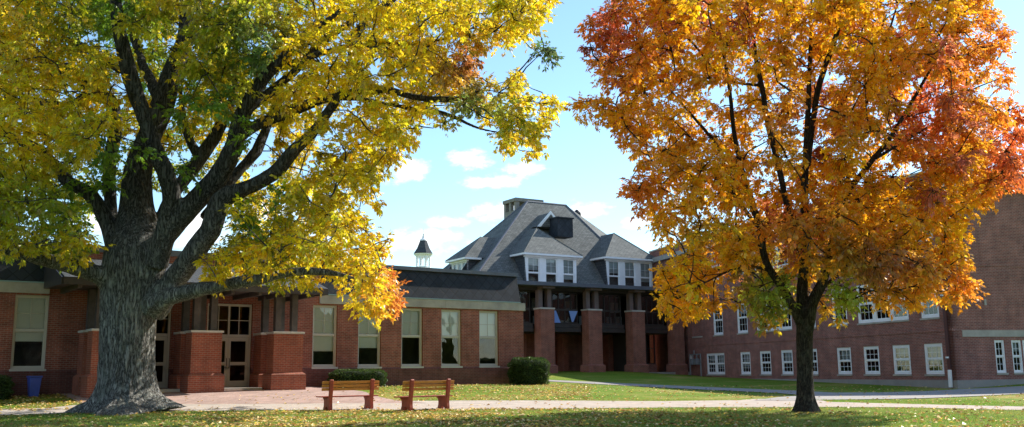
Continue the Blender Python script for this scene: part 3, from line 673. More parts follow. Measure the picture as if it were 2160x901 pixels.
# belvedere chimney behind the ridge
k = MB(); u0, u1, n0, n1 = 5.6, 8.3, -14.6, -12.6
k.box(u0, u1, n0, n1, 13.0, 15.2); 
for (a, b) in ((u0, u0 + .35), (u1 - .35, u1), ((u0 + u1) / 2 - .15, (u0 + u1) / 2 + .15)):
    k.box(a, b, n1 - .3, n1, 15.203, 15.95); k.box(a, b, n0, n0 + .3, 15.203, 15.95)
k.box(u0, u0 + .3, (n0 + n1) / 2 - .15, (n0 + n1) / 2 + .15, 15.203, 15.95)
k.box(u0 - .08, u1 + .08, n0 - .08, n1 + .08, 15.953, 16.25)
k.build('chimney', mat('weathered chimney stone', (.22, .21, .185), .9, noise=(2, .25, 7)), H)
# little gable and boxed vent near the ridge
k = MB(); k.box(6.1, 7.6, -8.3, -7.1, 12.25, 13.75); k.hexa([(6.02, -8.3), (7.68, -8.3), (7.68, -7.02), (6.02, -7.02)], 13.753, 13.85); k.build('roof_vent', M['diag'], H)
k = MB(); k.prism([(5.0, 13.15), (6.15, 14.35), (7.3, 13.15)], lambda q, t: (q[0], t, q[1]), -8.2, -10.4); k.build('gable_roof', M['roof'], H)
k = MB(); k.prism([(4.85, 13.1), (6.15, 14.45), (6.15, 14.2), (5.15, 13.1)], lambda q, t: (q[0], t, q[1]), -8.19, -8.08); k.prism([(7.45, 13.1), (7.15, 13.1), (6.153, 14.2), (6.153, 14.45)], lambda q, t: (q[0], t, q[1]), -8.19, -8.08); k.build('gable_trim', M['white'], H)
k = MB(); k.lathe((13.3, -14.5), [(1.0, 12.5), (.95, 14.4), (.62, 14.9), (.4, 15.4), (.36, 15.8), (.08, 16.1)], 12); k.build('turret', M['diag'], H)

# ------------------------------------------------------------------ B: brown brick classroom building on the right
BO = (21.14147, 46.47568, 0)
Bb = thing('classroom_building', 'three storey brown brick building with rows of white windows behind the orange tree', 'building', BO, 163.51)
TOPB = 11.9
low = [(22.1, 24.75, 2), (18.6, 19.92, 1), (16.06, 17.4, 1), (13.56, 14.86, 1), (10.95, 12.2, 1), (7.72, 9.04, 1), (5.29, 6.62, 1), (2.84, 4.2, 1), (.48, 1.8, 1)]
mid = [(22.1, 23.5, 1), (18.72, 20.1, 1), (13.43, 17.6, 3), (10.9, 12.2, 1), (7.83, 9.2, 1), (2.72, 6.89, 3), (.5, 1.81, 1)]
ops = []
for a, b, _ in low: ops.append((-b, -a, 1.24, 2.74))
for a, b, _ in mid: ops.append((-b, -a, 4.02, 6.12)); ops.append((-b, -a, 7.95, 10.0))
mb = MB(); wall(mb, -34, .3, .95, 11.3, 0, .35, ops + [(-26.7, -25.3, 4.05, 5.3)]); wW = lambda u, n, z: (.3 + n, u, z)
mb.box(-26.7, -25.3, -.2, -.1, 4.05, 5.3)
mb.box(-34, .3, -16, -15.7, .9, 11.3); mb.box(-34, -33.7, -15.7, -.352, .9, 11.3)
opsW = [(2.42, 3.02, 1.27, 2.86), (3.44, 4.05, 1.27, 2.86), (4.12, 4.73, 1.27, 2.86)]
m2 = MB(wW); wall(m2, .0, 16, .95, 11.3, 0.0, .3, [(a, b, c, d) for a, b, c, d in opsW])
mb.build('wall', M['brickB'], Bb); m2.build('wall', M['brickB'], Bb)
mb = MB(); mb.box(-34, .42, -.3, .06, .2, .95); mb.v = mb.v
mb.build('foundation', M['concretewalk'], Bb); m2 = MB(wW); m2.box(.07, 16, -.25, .11, .2, .95); m2.build('foundation', M['concretewalk'], Bb)
mb = MB(); mb.box(-34, .32, -.3, .025, 3.3, 3.45); mb.box(-34, .32, -.3, .025, 6.5, 6.62); m2 = MB(wW); m2.box(.03, 16, -.25, .025, 6.5, 6.62)
mb.build('brick_course', M['brickB'], Bb); m2.build('brick_course', M['brickB'], Bb)
m2 = MB(wW); m2.box(.55, 16, -.1, .04, 3.02, 3.34); m2.build('stone_lintel_band', M['stone'], Bb)
m2 = MB(wW); m2.box(2.0, 2.12, .003, .06, 4.55, 4.85); m2.build('vent', M['stone'], Bb)
m2 = MB(wW); m2.box(-.35, 16.3, -.3, .3, 10.35, 10.72); m2.build('cornice', M['stone'], Bb); mb = MB(); mb.box(-34, -.003, -.3, .3, 10.35, 10.72); mb.build('cornice', M['stone'], Bb)
m2 = MB(wW); m2.box(-.05, 16, -.34, .05, 11.303, 11.42); m2.build('parapet_coping', M['stone'], Bb); mb = MB(); mb.box(-34, -.045, -.35, .06, 11.303, 11.42); mb.build('parapet_coping', M['stone'], Bb)
mb = MB(); mb.box(-33.7, 0, -15.7, -.36, 10.9, 11.0); mb.build('roof', M['flat'], Bb)
mb = MB(); mb.box(-28.3, -34, -.1, 0, 11.3, 12.9) if False else None
def bwin(a, b, k, z0, z1, i):
    wd = (b - a) / k
    for j in range(k):
        bl_ = [(z0 + (z1 - z0) * .5, 'shadeG'), None, (z0 + (z1 - z0) * .62, 'shadeG'), (z0 + (z1 - z0) * .35, 'shadeG'), None][(i + j) % 5]
        window(Bb, fr_id, -b + j * wd + .003, -b + (j + 1) * wd - .003, z0, z1, 0, fm='white', blind=bl_, trim=.14 if k < 3 else .15, setback=.04)
for i, (a, b, k) in enumerate(low): bwin(a, b, k, 1.24, 2.74, i + (2 if i < 4 else 0))
for i, (a, b, k) in enumerate(mid): bwin(a, b, k, 4.02, 6.12, i + 1); bwin(a, b, k, 7.95, 10.0, i + 3)
for i, (a, b, c, d) in enumerate(opsW): window(Bb, wW, a, b, c, d, 0, fm='white', trim=.09, setback=.04, cols=2, blind=(2.3, 'shadeG') if i == 1 else None)
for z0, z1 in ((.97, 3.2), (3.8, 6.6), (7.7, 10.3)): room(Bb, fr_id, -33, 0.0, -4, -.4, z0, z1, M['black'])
k = MB(); k.tube([(.05, .14, 10.3), (.05, .14, 1.45)], .085, 10); dp = k.build('downspout', M['pipe'], Bb)
k = MB(); k.tube([(.05, .14, 1.447), (.05, .16, .62)], .095, 10); k.build('lower_pipe', M['white'], dp)
k = MB(); k.box(-.02, .12, .1, .26, 2.0, 2.08); k.box(-.02, .12, .1, .26, 5, 5.08); k.build('bracket', M['white'], dp)
q = MB(); q.box(-26.8, -25.2, -.1, .05, 3.93, 4.04); q.build('sill', M['stone'], Bb)
# gas meters on the wall
gmr = thing('gas_meter', 'grey gas meters with pipes on the brick wall left of the low double window', 'gas meter', (0, 0, 0))
gmr.location = BO; gmr.rotation_euler = Bb.rotation_euler
k = MB(); 
k.tube([(-26.9, .25, 1.1), (-26.9, .25, 2.7), (-25.2, .25, 2.7), (-25.2, .25, 1.1)], .05, 8); k.tube([(-26.2, .25, 2.7), (-26.2, .25, 3.0)], .05, 8); k.build('pipe', M['metergrey'], gmr)
for x in (-26.5, -25.75):
    k = MB(); k.hexa([(x - .18, .1), (x + .18, .1), (x + .18, .42), (x - .18, .42)], 1.95, 2.4, [(x - .14, .14), (x + .14, .14), (x + .14, .38), (x - .14, .38)]); k.lathe((x, .26), [(.05, 2.4), (.05, 2.7)], 8); k.build('meter_body', M['metergrey'], gmr, bevel=.02)
k = MB(); k.box(-27.05, -26.75, .05, .2, 2.35, 2.7); k.build('switch_box', M['white'], gmr)

# woods round the campus green, behind and beside the camera (seen mirrored in the panes)
nA, nV = 180, 12; aa = np.linspace(R(78), R(282), nA); vv = np.linspace(-.3, np.pi + .3, nV); AA, VV = np.meshgrid(aa, vv)
lump_ = 1 + .28 * np.sin(AA * 31 + 1) * np.sin(AA * 17) + .14 * np.sin(AA * 83 + VV * 4)
rad_ = 74 + 6 * np.cos(VV) * lump_ + 2 * np.sin(AA * 47 + VV * 5); hh_ = np.maximum(-1, 12.5 * np.sin(VV) * lump_ + 1.2 * np.sin(AA * 120 + VV * 9))
Vb_ = np.stack([np.sin(AA) * rad_, np.cos(AA) * rad_, hh_], -1).reshape(-1, 3); I_ = np.arange(nA * nV).reshape(nV, nA)
wood_ = np_mesh('tree_belt', Vb_, np.stack([I_[:-1, :-1], I_[:-1, 1:], I_[1:, 1:], I_[1:, :-1]], -1).reshape(-1, 4), mat('far autumn foliage', (.10, .10, .025), .95, noise=(.5, .7, 9), bump=(1.2, 1.0)), smooth=True)
tag(wood_, 'belt of autumn woods around the far side of the green', 'woods', kind='stuff')

# far building whose lantern shows over the low wing
D = thing('distant_hall', 'distant hall with a white lantern cupola showing over the low wing', 'building', (-10.4, 110, 0))
idf = lambda u, n, z: (u, -n, z)
k = MB(idf); k.box(-9, 9, -16, 0, 0, 7); k.build('wall', M['brickC'], D)
k = MB(idf); k.face([(-9.4, .4, 7), (9.4, .4, 7), (5, -8, 10.2), (-5, -8, 10.2)]); k.face([(9.4, .4, 7), (9.4, -16.4, 7), (5, -8, 10.2)]); k.face([(-9.4, -16.4, 7), (-9.4, .4, 7), (-5, -8, 10.2)]); k.face([(9.4, -16.4, 7), (-9.4, -16.4, 7), (-5, -8, 10.2), (5, -8, 10.2)]); k.face([(-9.4, .4, 7), (-9.4, -16.4, 7), (9.4, -16.4, 7), (9.4, .4, 7)]); k.build('roof', M['roof'], D)
def octo(mb, r0, r1, z0, z1, c=(0, 0)):
    q = lambda r: [(c[0] + r * math.cos(R(22.5 + 45 * i)), c[1] + r * math.sin(R(22.5 + 45 * i))) for i in range(8)]
    mb.hexa(q(r0), z0, z1, q(r1))
cup = MB(idf); octo(cup, .95, .95, 6.8, 13.2); octo(cup, 1.0, 1.0, 13.2, 13.32); octo(cup, .92, .9, 13.32, 13.75)
for i in range(8):
    t = R(22.5 + 45 * i); cup.lathe((.8 * math.cos(t), .8 * math.sin(t)), [(.1, 13.75), (.085, 13.85), (.085, 14.8), (.12, 14.95)], 8)
octo(cup, .92, .95, 14.95, 15.1); octo(cup, 1.12, 1.22, 15.1, 15.25)
for i in range(8):                      # arch spandrels between posts
    t0, t1 = R(22.5 + 45 * i), R(67.5 + 45 * i); a = np.array([.82 * math.cos(t0), .82 * math.sin(t0)]); b = np.array([.82 * math.cos(t1), .82 * math.sin(t1)])
    arc = [(s, 14.95) for s in (0, 1)] + [(.5 + .36 * math.cos(R(v)), 14.55 + .3 * math.sin(R(v))) for v in range(0, 181, 20)]
    poly = [(0, 14.95), (0, 14.5), (.14, 14.5)] + [(.5 - .36 * math.cos(R(v)), 14.5 + .32 * math.sin(R(v))) for v in range(15, 166, 15)] + [(.86, 14.5), (1, 14.5), (1, 14.95)]
    nn = (a + b) / 2; nn = nn / np.linalg.norm(nn)
    cup.prism(poly, lambda q, t: (*(a + (b - a) * q[0] + nn * t), q[1]), 0, .05)
c_ = cup.build('cupola', M['white'], D)
k = MB(idf); octo(k, 1.2, .78, 15.25, 15.9); octo(k, .78, .42, 15.9, 16.8); k.build('cupola_roof', M['slate'], c_)
k = MB(idf); k.lathe((0, 0), [(.45, 16.8), (.40, 16.95), (.2, 17.1), (.1, 17.5), (.12, 17.6), (.03, 17.7), (.02, 18.3)], 12); k.build('finial', M['white'], c_)

# ------------------------------------------------------------------ benches (they face the low wing)
def bench_parts(root):
    for s_ in (-1, 1):
        x = s_ * .66
        # side frame, profile in (y, z): y forwards (towards the wing), back post at y~0
        prof = [(-.06, 0), (.05, 0), (.08, .06), (.12, .10), (.17, .11), (.22, .09), (.25, 0), (.42, 0), (.42, .05), (.38, .14), (.37, .25), (.40, .33), (.46, .375), (.46, .40), (.03, .40), (.0, .62), (-.035, .93), (-.055, .96), (-.095, .96), (-.115, .93), (-.09, .6), (-.05, .38), (-.045, .2), (-.06, .1)]
        k = MB(lambda u, n, z: (u, n, z)); k.prism(prof, lambda q, t: (x + t, q[0], q[1]), -.055, .055); k.build('side_frame', M['redpaint'], root, bevel=.012)
    for i, z in enumerate((.61, .715, .82)):
        k = MB(lambda u, n, z: (u, n, z)); y = .02 - (z - .6) * .13
        k.prism([(y, z), (y + .038, z), (y + .028, z + .088), (y - .010, z + .088)], lambda q, t: (t, q[0], q[1]), -.92, .92); k.build('back_slat', M['wood'], root, bevel=.006)
    for i in range(3):
        k = MB(lambda u, n, z: (u, n, z)); y = .06 + i * .145; k.box(-.92, .92, y, y + .135, .405, .44); k.build('seat_slat', M['wood'] if i < 0 else M['redpaint'], root, bevel=.006)
def bench(px_, py_, lab, ang=53.45 + 4):
    P = onground(px_, py_); t = thing('park_bench', lab, 'bench', (P[0], P[1], gh(*P) + .012), ang, 'benches along the gravel path')
    bench_parts(t); t.scale = (1, 1, .94); return t
bench(740, 865.5, 'wooden slat bench with red frame, nearer the big trunk, in front of the low hedge', 57)
bench(905, 866.5, 'wooden slat bench with red frame, right of the other bench', 49)

# ------------------------------------------------------------------ blue bin
Pb = np.array(AO[:2]) + np.array([.8033, .5956]) * -12.2 + np.array([.5956, -.8033]) * .8
t = thing('recycling_bin', 'blue plastic recycling bin standing against the wing at far left', 'bin', (Pb[0], Pb[1], gh(*Pb)), 53.45); t.scale = (.72, .8, .97)
k = MB(); k.hexa([(-.22, -.2), (.22, -.2), (.22, .2), (-.22, .2)], 0.01, .74, [(-.3, -.27), (.3, -.27), (.3, .27), (-.3, .27)]); k.build('bin_body', M['blue'], t, bevel=.03)
k = MB(); k.box(-.33, .33, -.3, .3, .742, .80); k.build('rim', M['blue'], t, bevel=.015)

# ------------------------------------------------------------------ leaves, as arrays
def leaflets(base, dirn, side, L, W, fold=.25):
    """rhombic folded leaflets; all arrays (n,3); L,W (n,)"""
    n = len(base); nrm = np.cross(dirn, side); l = L[:, None]; w = W[:, None]
    p0 = base; p1 = base + dirn * l * .42 + side * w - nrm * w * fold; p2 = base + dirn * l + -nrm * l * .12; p3 = base + dirn * l * .42 - side * w - nrm * w * fold
    V = np.stack([p0, p1, p2, p3], 1).reshape(-1, 3); Fq = np.arange(4 * n).reshape(n, 4); return V, Fq
def unit(v): return v / (np.linalg.norm(v, axis=-1, keepdims=True) + 1e-9)
def rand_dirs(n): return unit(rng.normal(size=(n, 3)))

def hedge(name, lab, cen, ang, hx, hy, hz, group=None):
    t = thing(name, lab, 'hedge', (cen[0], cen[1], gh(*cen) - .03), ang)
    n = int(2600 * (hx * hy + hx * hz * 2 + hy * hz * 2) ); n = min(n, 16000)
    dd = rand_dirs(n * 2); dd = dd[dd[:, 2] > -.75][:n]; n = len(dd)
    pw = 6.0; r = (np.abs(dd[:, 0]) ** pw + np.abs(dd[:, 1]) ** pw + np.abs(dd[:, 2]) ** pw) ** (-1 / pw)
    lump = 1 + .05 * np.sin(dd[:, 0] * 9 + 1) * np.cos(dd[:, 1] * 7) + .04 * np.sin(dd[:, 2] * 13 + dd[:, 0] * 5)
    P = dd * (r * lump)[:, None] * (1 - .12 * rng.random(n) ** 2)[:, None] * np.array([hx, hy, hz / 2]); P[:, 2] += hz / 2
    dr = unit(dd * np.array([1, 1, 1.2]) + .9 * rand_dirs(n)); sd = unit(np.cross(dr, rand_dirs(n)))
    L = rng.uniform(.04, .075, n); V, Fq = leaflets(P, dr, sd, L, L * .3)
    c = np.array([.045, .085, .02]) * rng.uniform(.6, 1.5, (n, 1)) + rng.uniform(0, .02, (n, 1)) * np.array([1, .8, .1])
    np_mesh('foliage', V, Fq, M['hedgeleaf'], t, np.repeat(c, 4, 0))
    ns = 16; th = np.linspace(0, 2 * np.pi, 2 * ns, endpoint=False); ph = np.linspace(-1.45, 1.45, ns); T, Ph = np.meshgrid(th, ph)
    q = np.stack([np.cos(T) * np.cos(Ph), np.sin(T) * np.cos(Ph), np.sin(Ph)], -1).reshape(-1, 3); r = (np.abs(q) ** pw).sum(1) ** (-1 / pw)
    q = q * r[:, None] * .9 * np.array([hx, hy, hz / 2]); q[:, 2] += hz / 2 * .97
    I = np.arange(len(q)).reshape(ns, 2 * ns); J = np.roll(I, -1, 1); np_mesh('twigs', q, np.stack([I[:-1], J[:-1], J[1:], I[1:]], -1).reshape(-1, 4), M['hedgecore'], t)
    return t
ax = np.array([.8033, .5956]); nrmA = np.array([.5956, -.8033])
def Apos(u, n): return np.array(AO[:2]) + ax * u + nrmA * n
hedge('clipped_hedge', 'low wide clipped hedge against the plinth behind the left bench', Apos(1.2, 1.0), 53.45, 1.3, .55, .80)
hedge('clipped_bush', 'tall rounded clipped bush at the right corner of the low wing', Apos(10.75, 1.35), 53.45, .88, .8, 1.36)
hedge('clipped_hedge', 'dark shaded hedge under the window at the left edge beside the blue bin', Apos(-14.95, .95), 53.45, 1.95, .55, .95)

# ------------------------------------------------------------------ trees
def tube_arrays(P, r, seg, V, Fq, off):
    n = len(P); d = np.gradient(P, axis=0); d = unit(d)
    ref = np.array([0, 0, 1.]) if abs(d[0][2]) < .9 else np.array([1., 0, 0]); a = unit(np.cross(d[0], ref)); rings = []
    th = np.linspace(0, 2 * np.pi, seg, endpoint=False)
    for i in range(n):
        a = a - d[i] * (a @ d[i]); a = a / (np.linalg.norm(a) + 1e-9); b = np.cross(d[i], a)
        rings.append(P[i] + r[i] * (np.cos(th)[:, None] * a + np.sin(th)[:, None] * b))
    V.append(np.concatenate(rings)); I = np.arange(n * seg).reshape(n, seg) + off; J = np.roll(I, -1, 1)
    Fq.append(np.stack([I[:-1], J[:-1], J[1:], I[1:]], -1).reshape(-1, 4)); return off + n * seg
def smooth_path(P, r, step=.25):
    P = np.array(P, float); r = np.array(r, float); s = np.r_[0, np.cumsum(np.linalg.norm(np.diff(P, axis=0), axis=1))]
    m_ = max(4, int(s[-1] / step)); t = np.linspace(0, s[-1], m_); out = np.zeros((m_, 3)); n = len(P)
    tan = np.gradient(P, s, axis=0)
    k = np.clip(np.searchsorted(s, t, side='right') - 1, 0, n - 2); h = s[k + 1] - s[k]; u = ((t - s[k]) / h)[:, None]; h = h[:, None]
    out = (2 * u ** 3 - 3 * u ** 2 + 1) * P[k] + (u ** 3 - 2 * u ** 2 + u) * h * tan[k] + (-2 * u ** 3 + 3 * u ** 2) * P[k + 1] + (u ** 3 - u ** 2) * h * tan[k + 1]
    return out, np.interp(t, s, r)

def limb_px(pts, Y0):
    """pts (px, py, radius_px, depth offset) of the photograph -> points in space with real radii"""
    P = []; r = []
    for x, y, rp, dy in pts:
        rp = rp * .97
        q = atY(x, y, Y0 + dy); P.append(q); r.append(rp / FPX * ((q - CAM) @ F_))
    return P, r

def edge_dist(P, poly):
    d = np.full(len(P), 1e9); n = len(poly); poly = np.array(poly, float)
    for i in range(n):
        a, b = poly[i], poly[(i + 1) % n]; ab = b - a; t = np.clip(((P - a) @ ab) / (ab @ ab), 0, 1); d = np.minimum(d, np.linalg.norm(P - (a + t[:, None] * ab), axis=1))
    return d

def make_tree(name, lab, base, Y0, limbs, poly, holes, nclump, half, colf, barkm, clump_r, front_block, twig_n, remesh, root_amp, leafL, front_max, spray_per_twig=7, trunk_seg=28):
    root = thing(name, lab, 'tree', (0, 0, 0))
    base = np.array(base); root.location = base
    # limbs
    Vb, Fb, off = [], [], 0; NP, NR_, ND = [], [], []
    for li, L in enumerate(limbs):
        P, r = limb_px(L, Y0); P, r = smooth_path(P, r, .18)
        r = np.maximum(r, .012)
        if li > 0:
            wob = rng.normal(size=(len(P), 3)); ker = np.ones(5) / 5
            for c in range(3): wob[:, c] = np.convolve(wob[:, c], ker, 'same')
            P = P + wob * (np.minimum(r, .12) * .35)[:, None]
        off = tube_arrays(P, r, trunk_seg if li == 0 else 16, Vb, Fb, off)
        # closing discs
        NP.append(P[1:]); NR_.append(r[1:]); ND.append(unit(np.gradient(P, axis=0))[1:])
    V = np.concatenate(Vb); Fq = np.concatenate(Fb)
    # root flare on the lowest part
    zb = base[2]; ang = np.arctan2(V[:, 1] - base[1], V[:, 0] - base[0]); rad = np.hypot(V[:, 0] - base[0], V[:, 1] - base[1]); h = V[:, 2] - zb
    near = (rad < 2.2) & (h < 1.6)
    lob = 1.35 * np.clip(.5 + .42 * np.cos(ang * 5 + 1.1 + .6 * np.sin(ang * 2)) + .2 * np.cos(ang * 11 + .4), 0, 1.2) ** 2
    g = root_amp * np.exp(-np.clip(h, 0, 9) / .26) * (.22 + lob)
    V[near, 0] += np.cos(ang[near]) * g[near]; V[near, 1] += np.sin(ang[near]) * g[near]
    V = V - base
    me = bpy.data.meshes.new('trunk'); me.from_pydata(V.tolist(), [], Fq.tolist())
    import bmesh
    bm = bmesh.new(); bm.from_mesh(me); be = [e for e in bm.edges if e.is_boundary]; bmesh.ops.holes_fill(bm, edges=be, sides=0); bmesh.ops.recalc_face_normals(bm, faces=bm.faces); bm.to_mesh(me); bm.free()
    tr = bpy.data.objects.new('trunk', me); COL.objects.link(tr)
    if remesh:
        md = tr.modifiers.new('r', 'REMESH'); md.mode = 'VOXEL'; md.voxel_size = remesh
        ms = tr.modifiers.new('s', 'SMOOTH'); ms.factor = .5; ms.iterations = 3
        dg = bpy.context.evaluated_depsgraph_get(); me2 = bpy.data.meshes.new_from_object(tr.evaluated_get(dg)); tr.modifiers.clear(); tr.data = me2; me = me2
        nv = len(me.vertices); co = np.empty(nv * 3, np.float32); me.vertices.foreach_get('co', co); co = co.reshape(-1, 3); no = np.empty(nv * 3, np.float32); me.vertices.foreach_get('normal', no); no = no.reshape(-1, 3)
        # furrows and swellings
        a = np.arctan2(co[:, 1], co[:, 0]); hh = co[:, 2]
        big = np.sin(co[:, 0] * 2.1 + 1) * np.sin(co[:, 1] * 2.7) * np.sin(co[:, 2] * 1.3 + .5)
        fur = np.sin(a * 23 + 2.2 * np.sin(hh * 1.7 + a * 3)) * np.sin(a * 41 + 3 * np.sin(hh * 2.3)) 
        lowt = np.clip(1 - (hh - 3.0) / 1.5, 0, 1) * (np.hypot(co[:, 0], co[:, 1]) < 1.6)
        co = co + no * (big * .035 * min(1, root_amp * 2) + fur * .022 * lowt * min(1, root_amp * 2))[:, None]
        me.vertices.foreach_set('co', co.astype(np.float32).ravel()); me.update()
    tr.data.polygons.foreach_set('use_smooth', np.ones(len(tr.data.polygons), bool)); tr.data.materials.clear(); tr.data.materials.append(barkm); tr.parent = root; tr.name = 'trunk'
    # clumps
    poly = np.array(poly, float); x0, y0 = poly.min(0); x1, y1 = poly.max(0); got = []
    cell = {}
    tries = 0
    while len(got) < nclump and tries < 400000:
        tries += 1
        q = np.array([rng.uniform(x0, x1), rng.uniform(y0, y1)])
        off_frame = q[1] < -40 or q[0] < -40 or q[0] > 2200
        if off_frame and rng.random() > .22: continue
        if not inpoly(q[None], poly)[0]: continue
        if any(((q[0] - hx) / a) ** 2 + ((q[1] - hy) / b) ** 2 < 1 for hx, hy, a, b in holes) : continue
        ed = edge_dist(q[None], poly)[0]
        if ed < 12: continue
        t = min(1, ed / half[1]); hd = half[0] * math.sqrt(t * (2 - t)) + .3
        dy = rng.uniform(-1, 1) * hd
        if dy < -front_max: dy = rng.uniform(-front_max, front_max)
        if any(inpoly(q[None], np.array(fb))[0] and dy < lim and rng.random() < pr for fb, lim, pr in front_block): continue
        p = atY(q[0], q[1], Y0 + dy)
        key = tuple((p / (clump_r * 1.0)).astype(int)); c_ = cell.get(key, 0)
        if c_ >= 1: continue
        cell[key] = c_ + 1
        # edge clumps must be small enough to keep the outline
        rr_ = min(clump_r, max(.16, ed / FPX * p[1] * .95)); got.append((p, q, rr_))
    C_ = np.array([g[0] for g in got]); Q_ = np.array([g[1] for g in got]); CR = np.array([g[2] for g in got])
    # connect clumps to the skeleton
    pool = np.concatenate(NP); pr_ = np.concatenate(NR_); pd = np.concatenate(ND); keep = pool[:, 2] > base[2] + 2.4; pool, pr_, pd = pool[keep], pr_[keep], pd[keep]
    cap = 60000; PP = np.zeros((cap, 3)); PR = np.zeros(cap); PD = np.zeros((cap, 3)); n0 = len(pool); PP[:n0] = pool; PR[:n0] = pr_; PD[:n0] = pd; cnt = n0
    dmin = np.array([np.min(((pool - c) ** 2).sum(1)) for c in C_]); order = np.argsort(dmin)
    Vt, Ft, off = [], [], 0; enddir = np.zeros((len(C_), 3))
    for ci in order:
        c = C_[ci]; dv = c - PP[:cnt]; dist = np.linalg.norm(dv, axis=1); al = (dv * PD[:cnt]).sum(1) / (dist + 1e-6)
        k = np.argmin(dist * (1.35 - .45 * al) + .25 * np.maximum(0, dv[:, 2] * -1)); L = dist[k]
        r0 = min(PR[k] * .62, .010 + .011 * L); p0 = PP[k]; d0 = unit(PD[k] * .8 + unit(c - p0) * .7 + np.array([0, 0, .12]))
        p1 = p0 + d0 * L * .38 ; m_ = max(4, int(L / .3)); tt = np.linspace(0, 1, m_)[:, None]
        path = (1 - tt) ** 2 * p0 + 2 * (1 - tt) * tt * p1 + tt ** 2 * c
        w = rng.normal(size=path.shape) * .035 * min(L, 2.5); w[0] = 0; path = path + w * np.sin(np.pi * tt) ** .5
        r0 = max(r0, min(.042, .016 + .010 * L)); rad = r0 * (1 - tt[:, 0]) + .009 * tt[:, 0]
        off = tube_arrays(path, rad, 5, Vt, Ft, off); dd = unit(np.gradient(path, axis=0)); enddir[ci] = dd[-1]
        k2 = m_ - 1
        if cnt + k2 < cap: PP[cnt:cnt + k2] = path[1:]; PR[cnt:cnt + k2] = rad[1:]; PD[cnt:cnt + k2] = dd[1:]; cnt += k2
    # twigs and leaf sprays
    SB, SD, SC = [], [], []
    for ci in range(len(C_)):
        nt_ = twig_n; cr = CR[ci]; sc_f = cr / clump_r; nt_ = max(2, int(round(nt_ * (.35 + .65 * sc_f))))
        dirs = unit(rand_dirs(nt_) * np.array([1, 1, .75]) + enddir[ci] * .35); 
        for d in dirs:
            L = cr * rng.uniform(.6, 1.15); mid = C_[ci] + d * L * .55 + np.array([0, 0, .05 * L]); end = C_[ci] + d * L + np.array([0, 0, -.22 * L])
            off = tube_arrays(np.array([C_[ci], mid, end]), np.array([.008, .006, .003]), 3, Vt, Ft, off)
            ns = max(2, int(spray_per_twig * (.4 + .6 * sc_f))); t = np.linspace(.15, 1, ns)[:, None]; pts = (1 - t) ** 2 * C_[ci] + 2 * t * (1 - t) * mid + t ** 2 * end
            pts = pts + rng.normal(size=pts.shape) * .05
            SB.append(pts); SD.append(unit(d + rand_dirs(ns) * .85 + np.array([0, 0, -.45]))); SC.append(np.full(ns, ci))
    Vt = np.concatenate(Vt) - base; Ft = np.concatenate(Ft); np_mesh('branches', Vt, Ft, barkm, root, smooth=True)
    SB = np.concatenate(SB); SD = np.concatenate(SD); SC = np.concatenate(SC); ns = len(SB)
    side = unit(np.cross(SD, rand_dirs(ns) * .6 + np.array([0, 0, 1.0]))); ccol = colf(C_, Q_) * np.where(rng.random(len(C_)) < .2, .72, 1.0)[:, None]      # colour of each clump
    scol = ccol[SC] * rng.uniform(.72, 1.25, (ns, 1)); sh = rng.normal(size=(ns, 1)) * .06; scol = scol * (1 + np.concatenate([sh, -sh * 1.2, sh * 0], 1))
    Vl, Cl = [], []; LF = leafL * rng.uniform(.75, 1.25, ns); rach = LF * 1.15
    for t_, a_ in ((1.0, 0), (.78, .85), (.78, -.85), (.42, 1.05), (.42, -1.05)):
        dr = unit(SD * math.cos(a_) + side * math.sin(a_) + np.array([0, 0, -.38]) + rng.normal(size=(ns, 3)) * .16)
        sd = unit(np.cross(dr, unit(np.cross(SD, side) + rng.normal(size=(ns, 3)) * .45)))
        Lf = LF * (1 if a_ == 0 else .85) * rng.uniform(.8, 1.15, ns); v, _ = leaflets(SB + SD * (rach * t_ * .8)[:, None], dr, sd, Lf, Lf * .25)
        Vl.append(v); Cl.append(np.repeat(scol * rng.uniform(.85, 1.15, (ns, 1)), 4, 0))
    Vl = np.concatenate(Vl) - base; Cl = np.clip(np.concatenate(Cl), 0, .95)
    np_mesh('foliage', Vl, np.arange(len(Vl)).reshape(-1, 4), M['leaf'], root, Cl)
    print(name, 'clumps', len(C_), 'leaflets', len(Vl) // 4); return root

def noise3(P, s, seed):
    r = np.random.default_rng(seed); out = np.zeros(len(P))
    for _ in range(6):
        k = r.normal(size=3) * s; out += np.sin(P @ k + r.uniform(0, 6.28))
    return out / 6 * 1.7
def blend(base, col, w): w = np.clip(w, 0, 1)[:, None]; return base * (1 - w) + np.array(col) * w
def spot(Q, x, y, rx, ry): return np.exp(-(((Q[:, 0] - x) / rx) ** 2 + ((Q[:, 1] - y) / ry) ** 2))

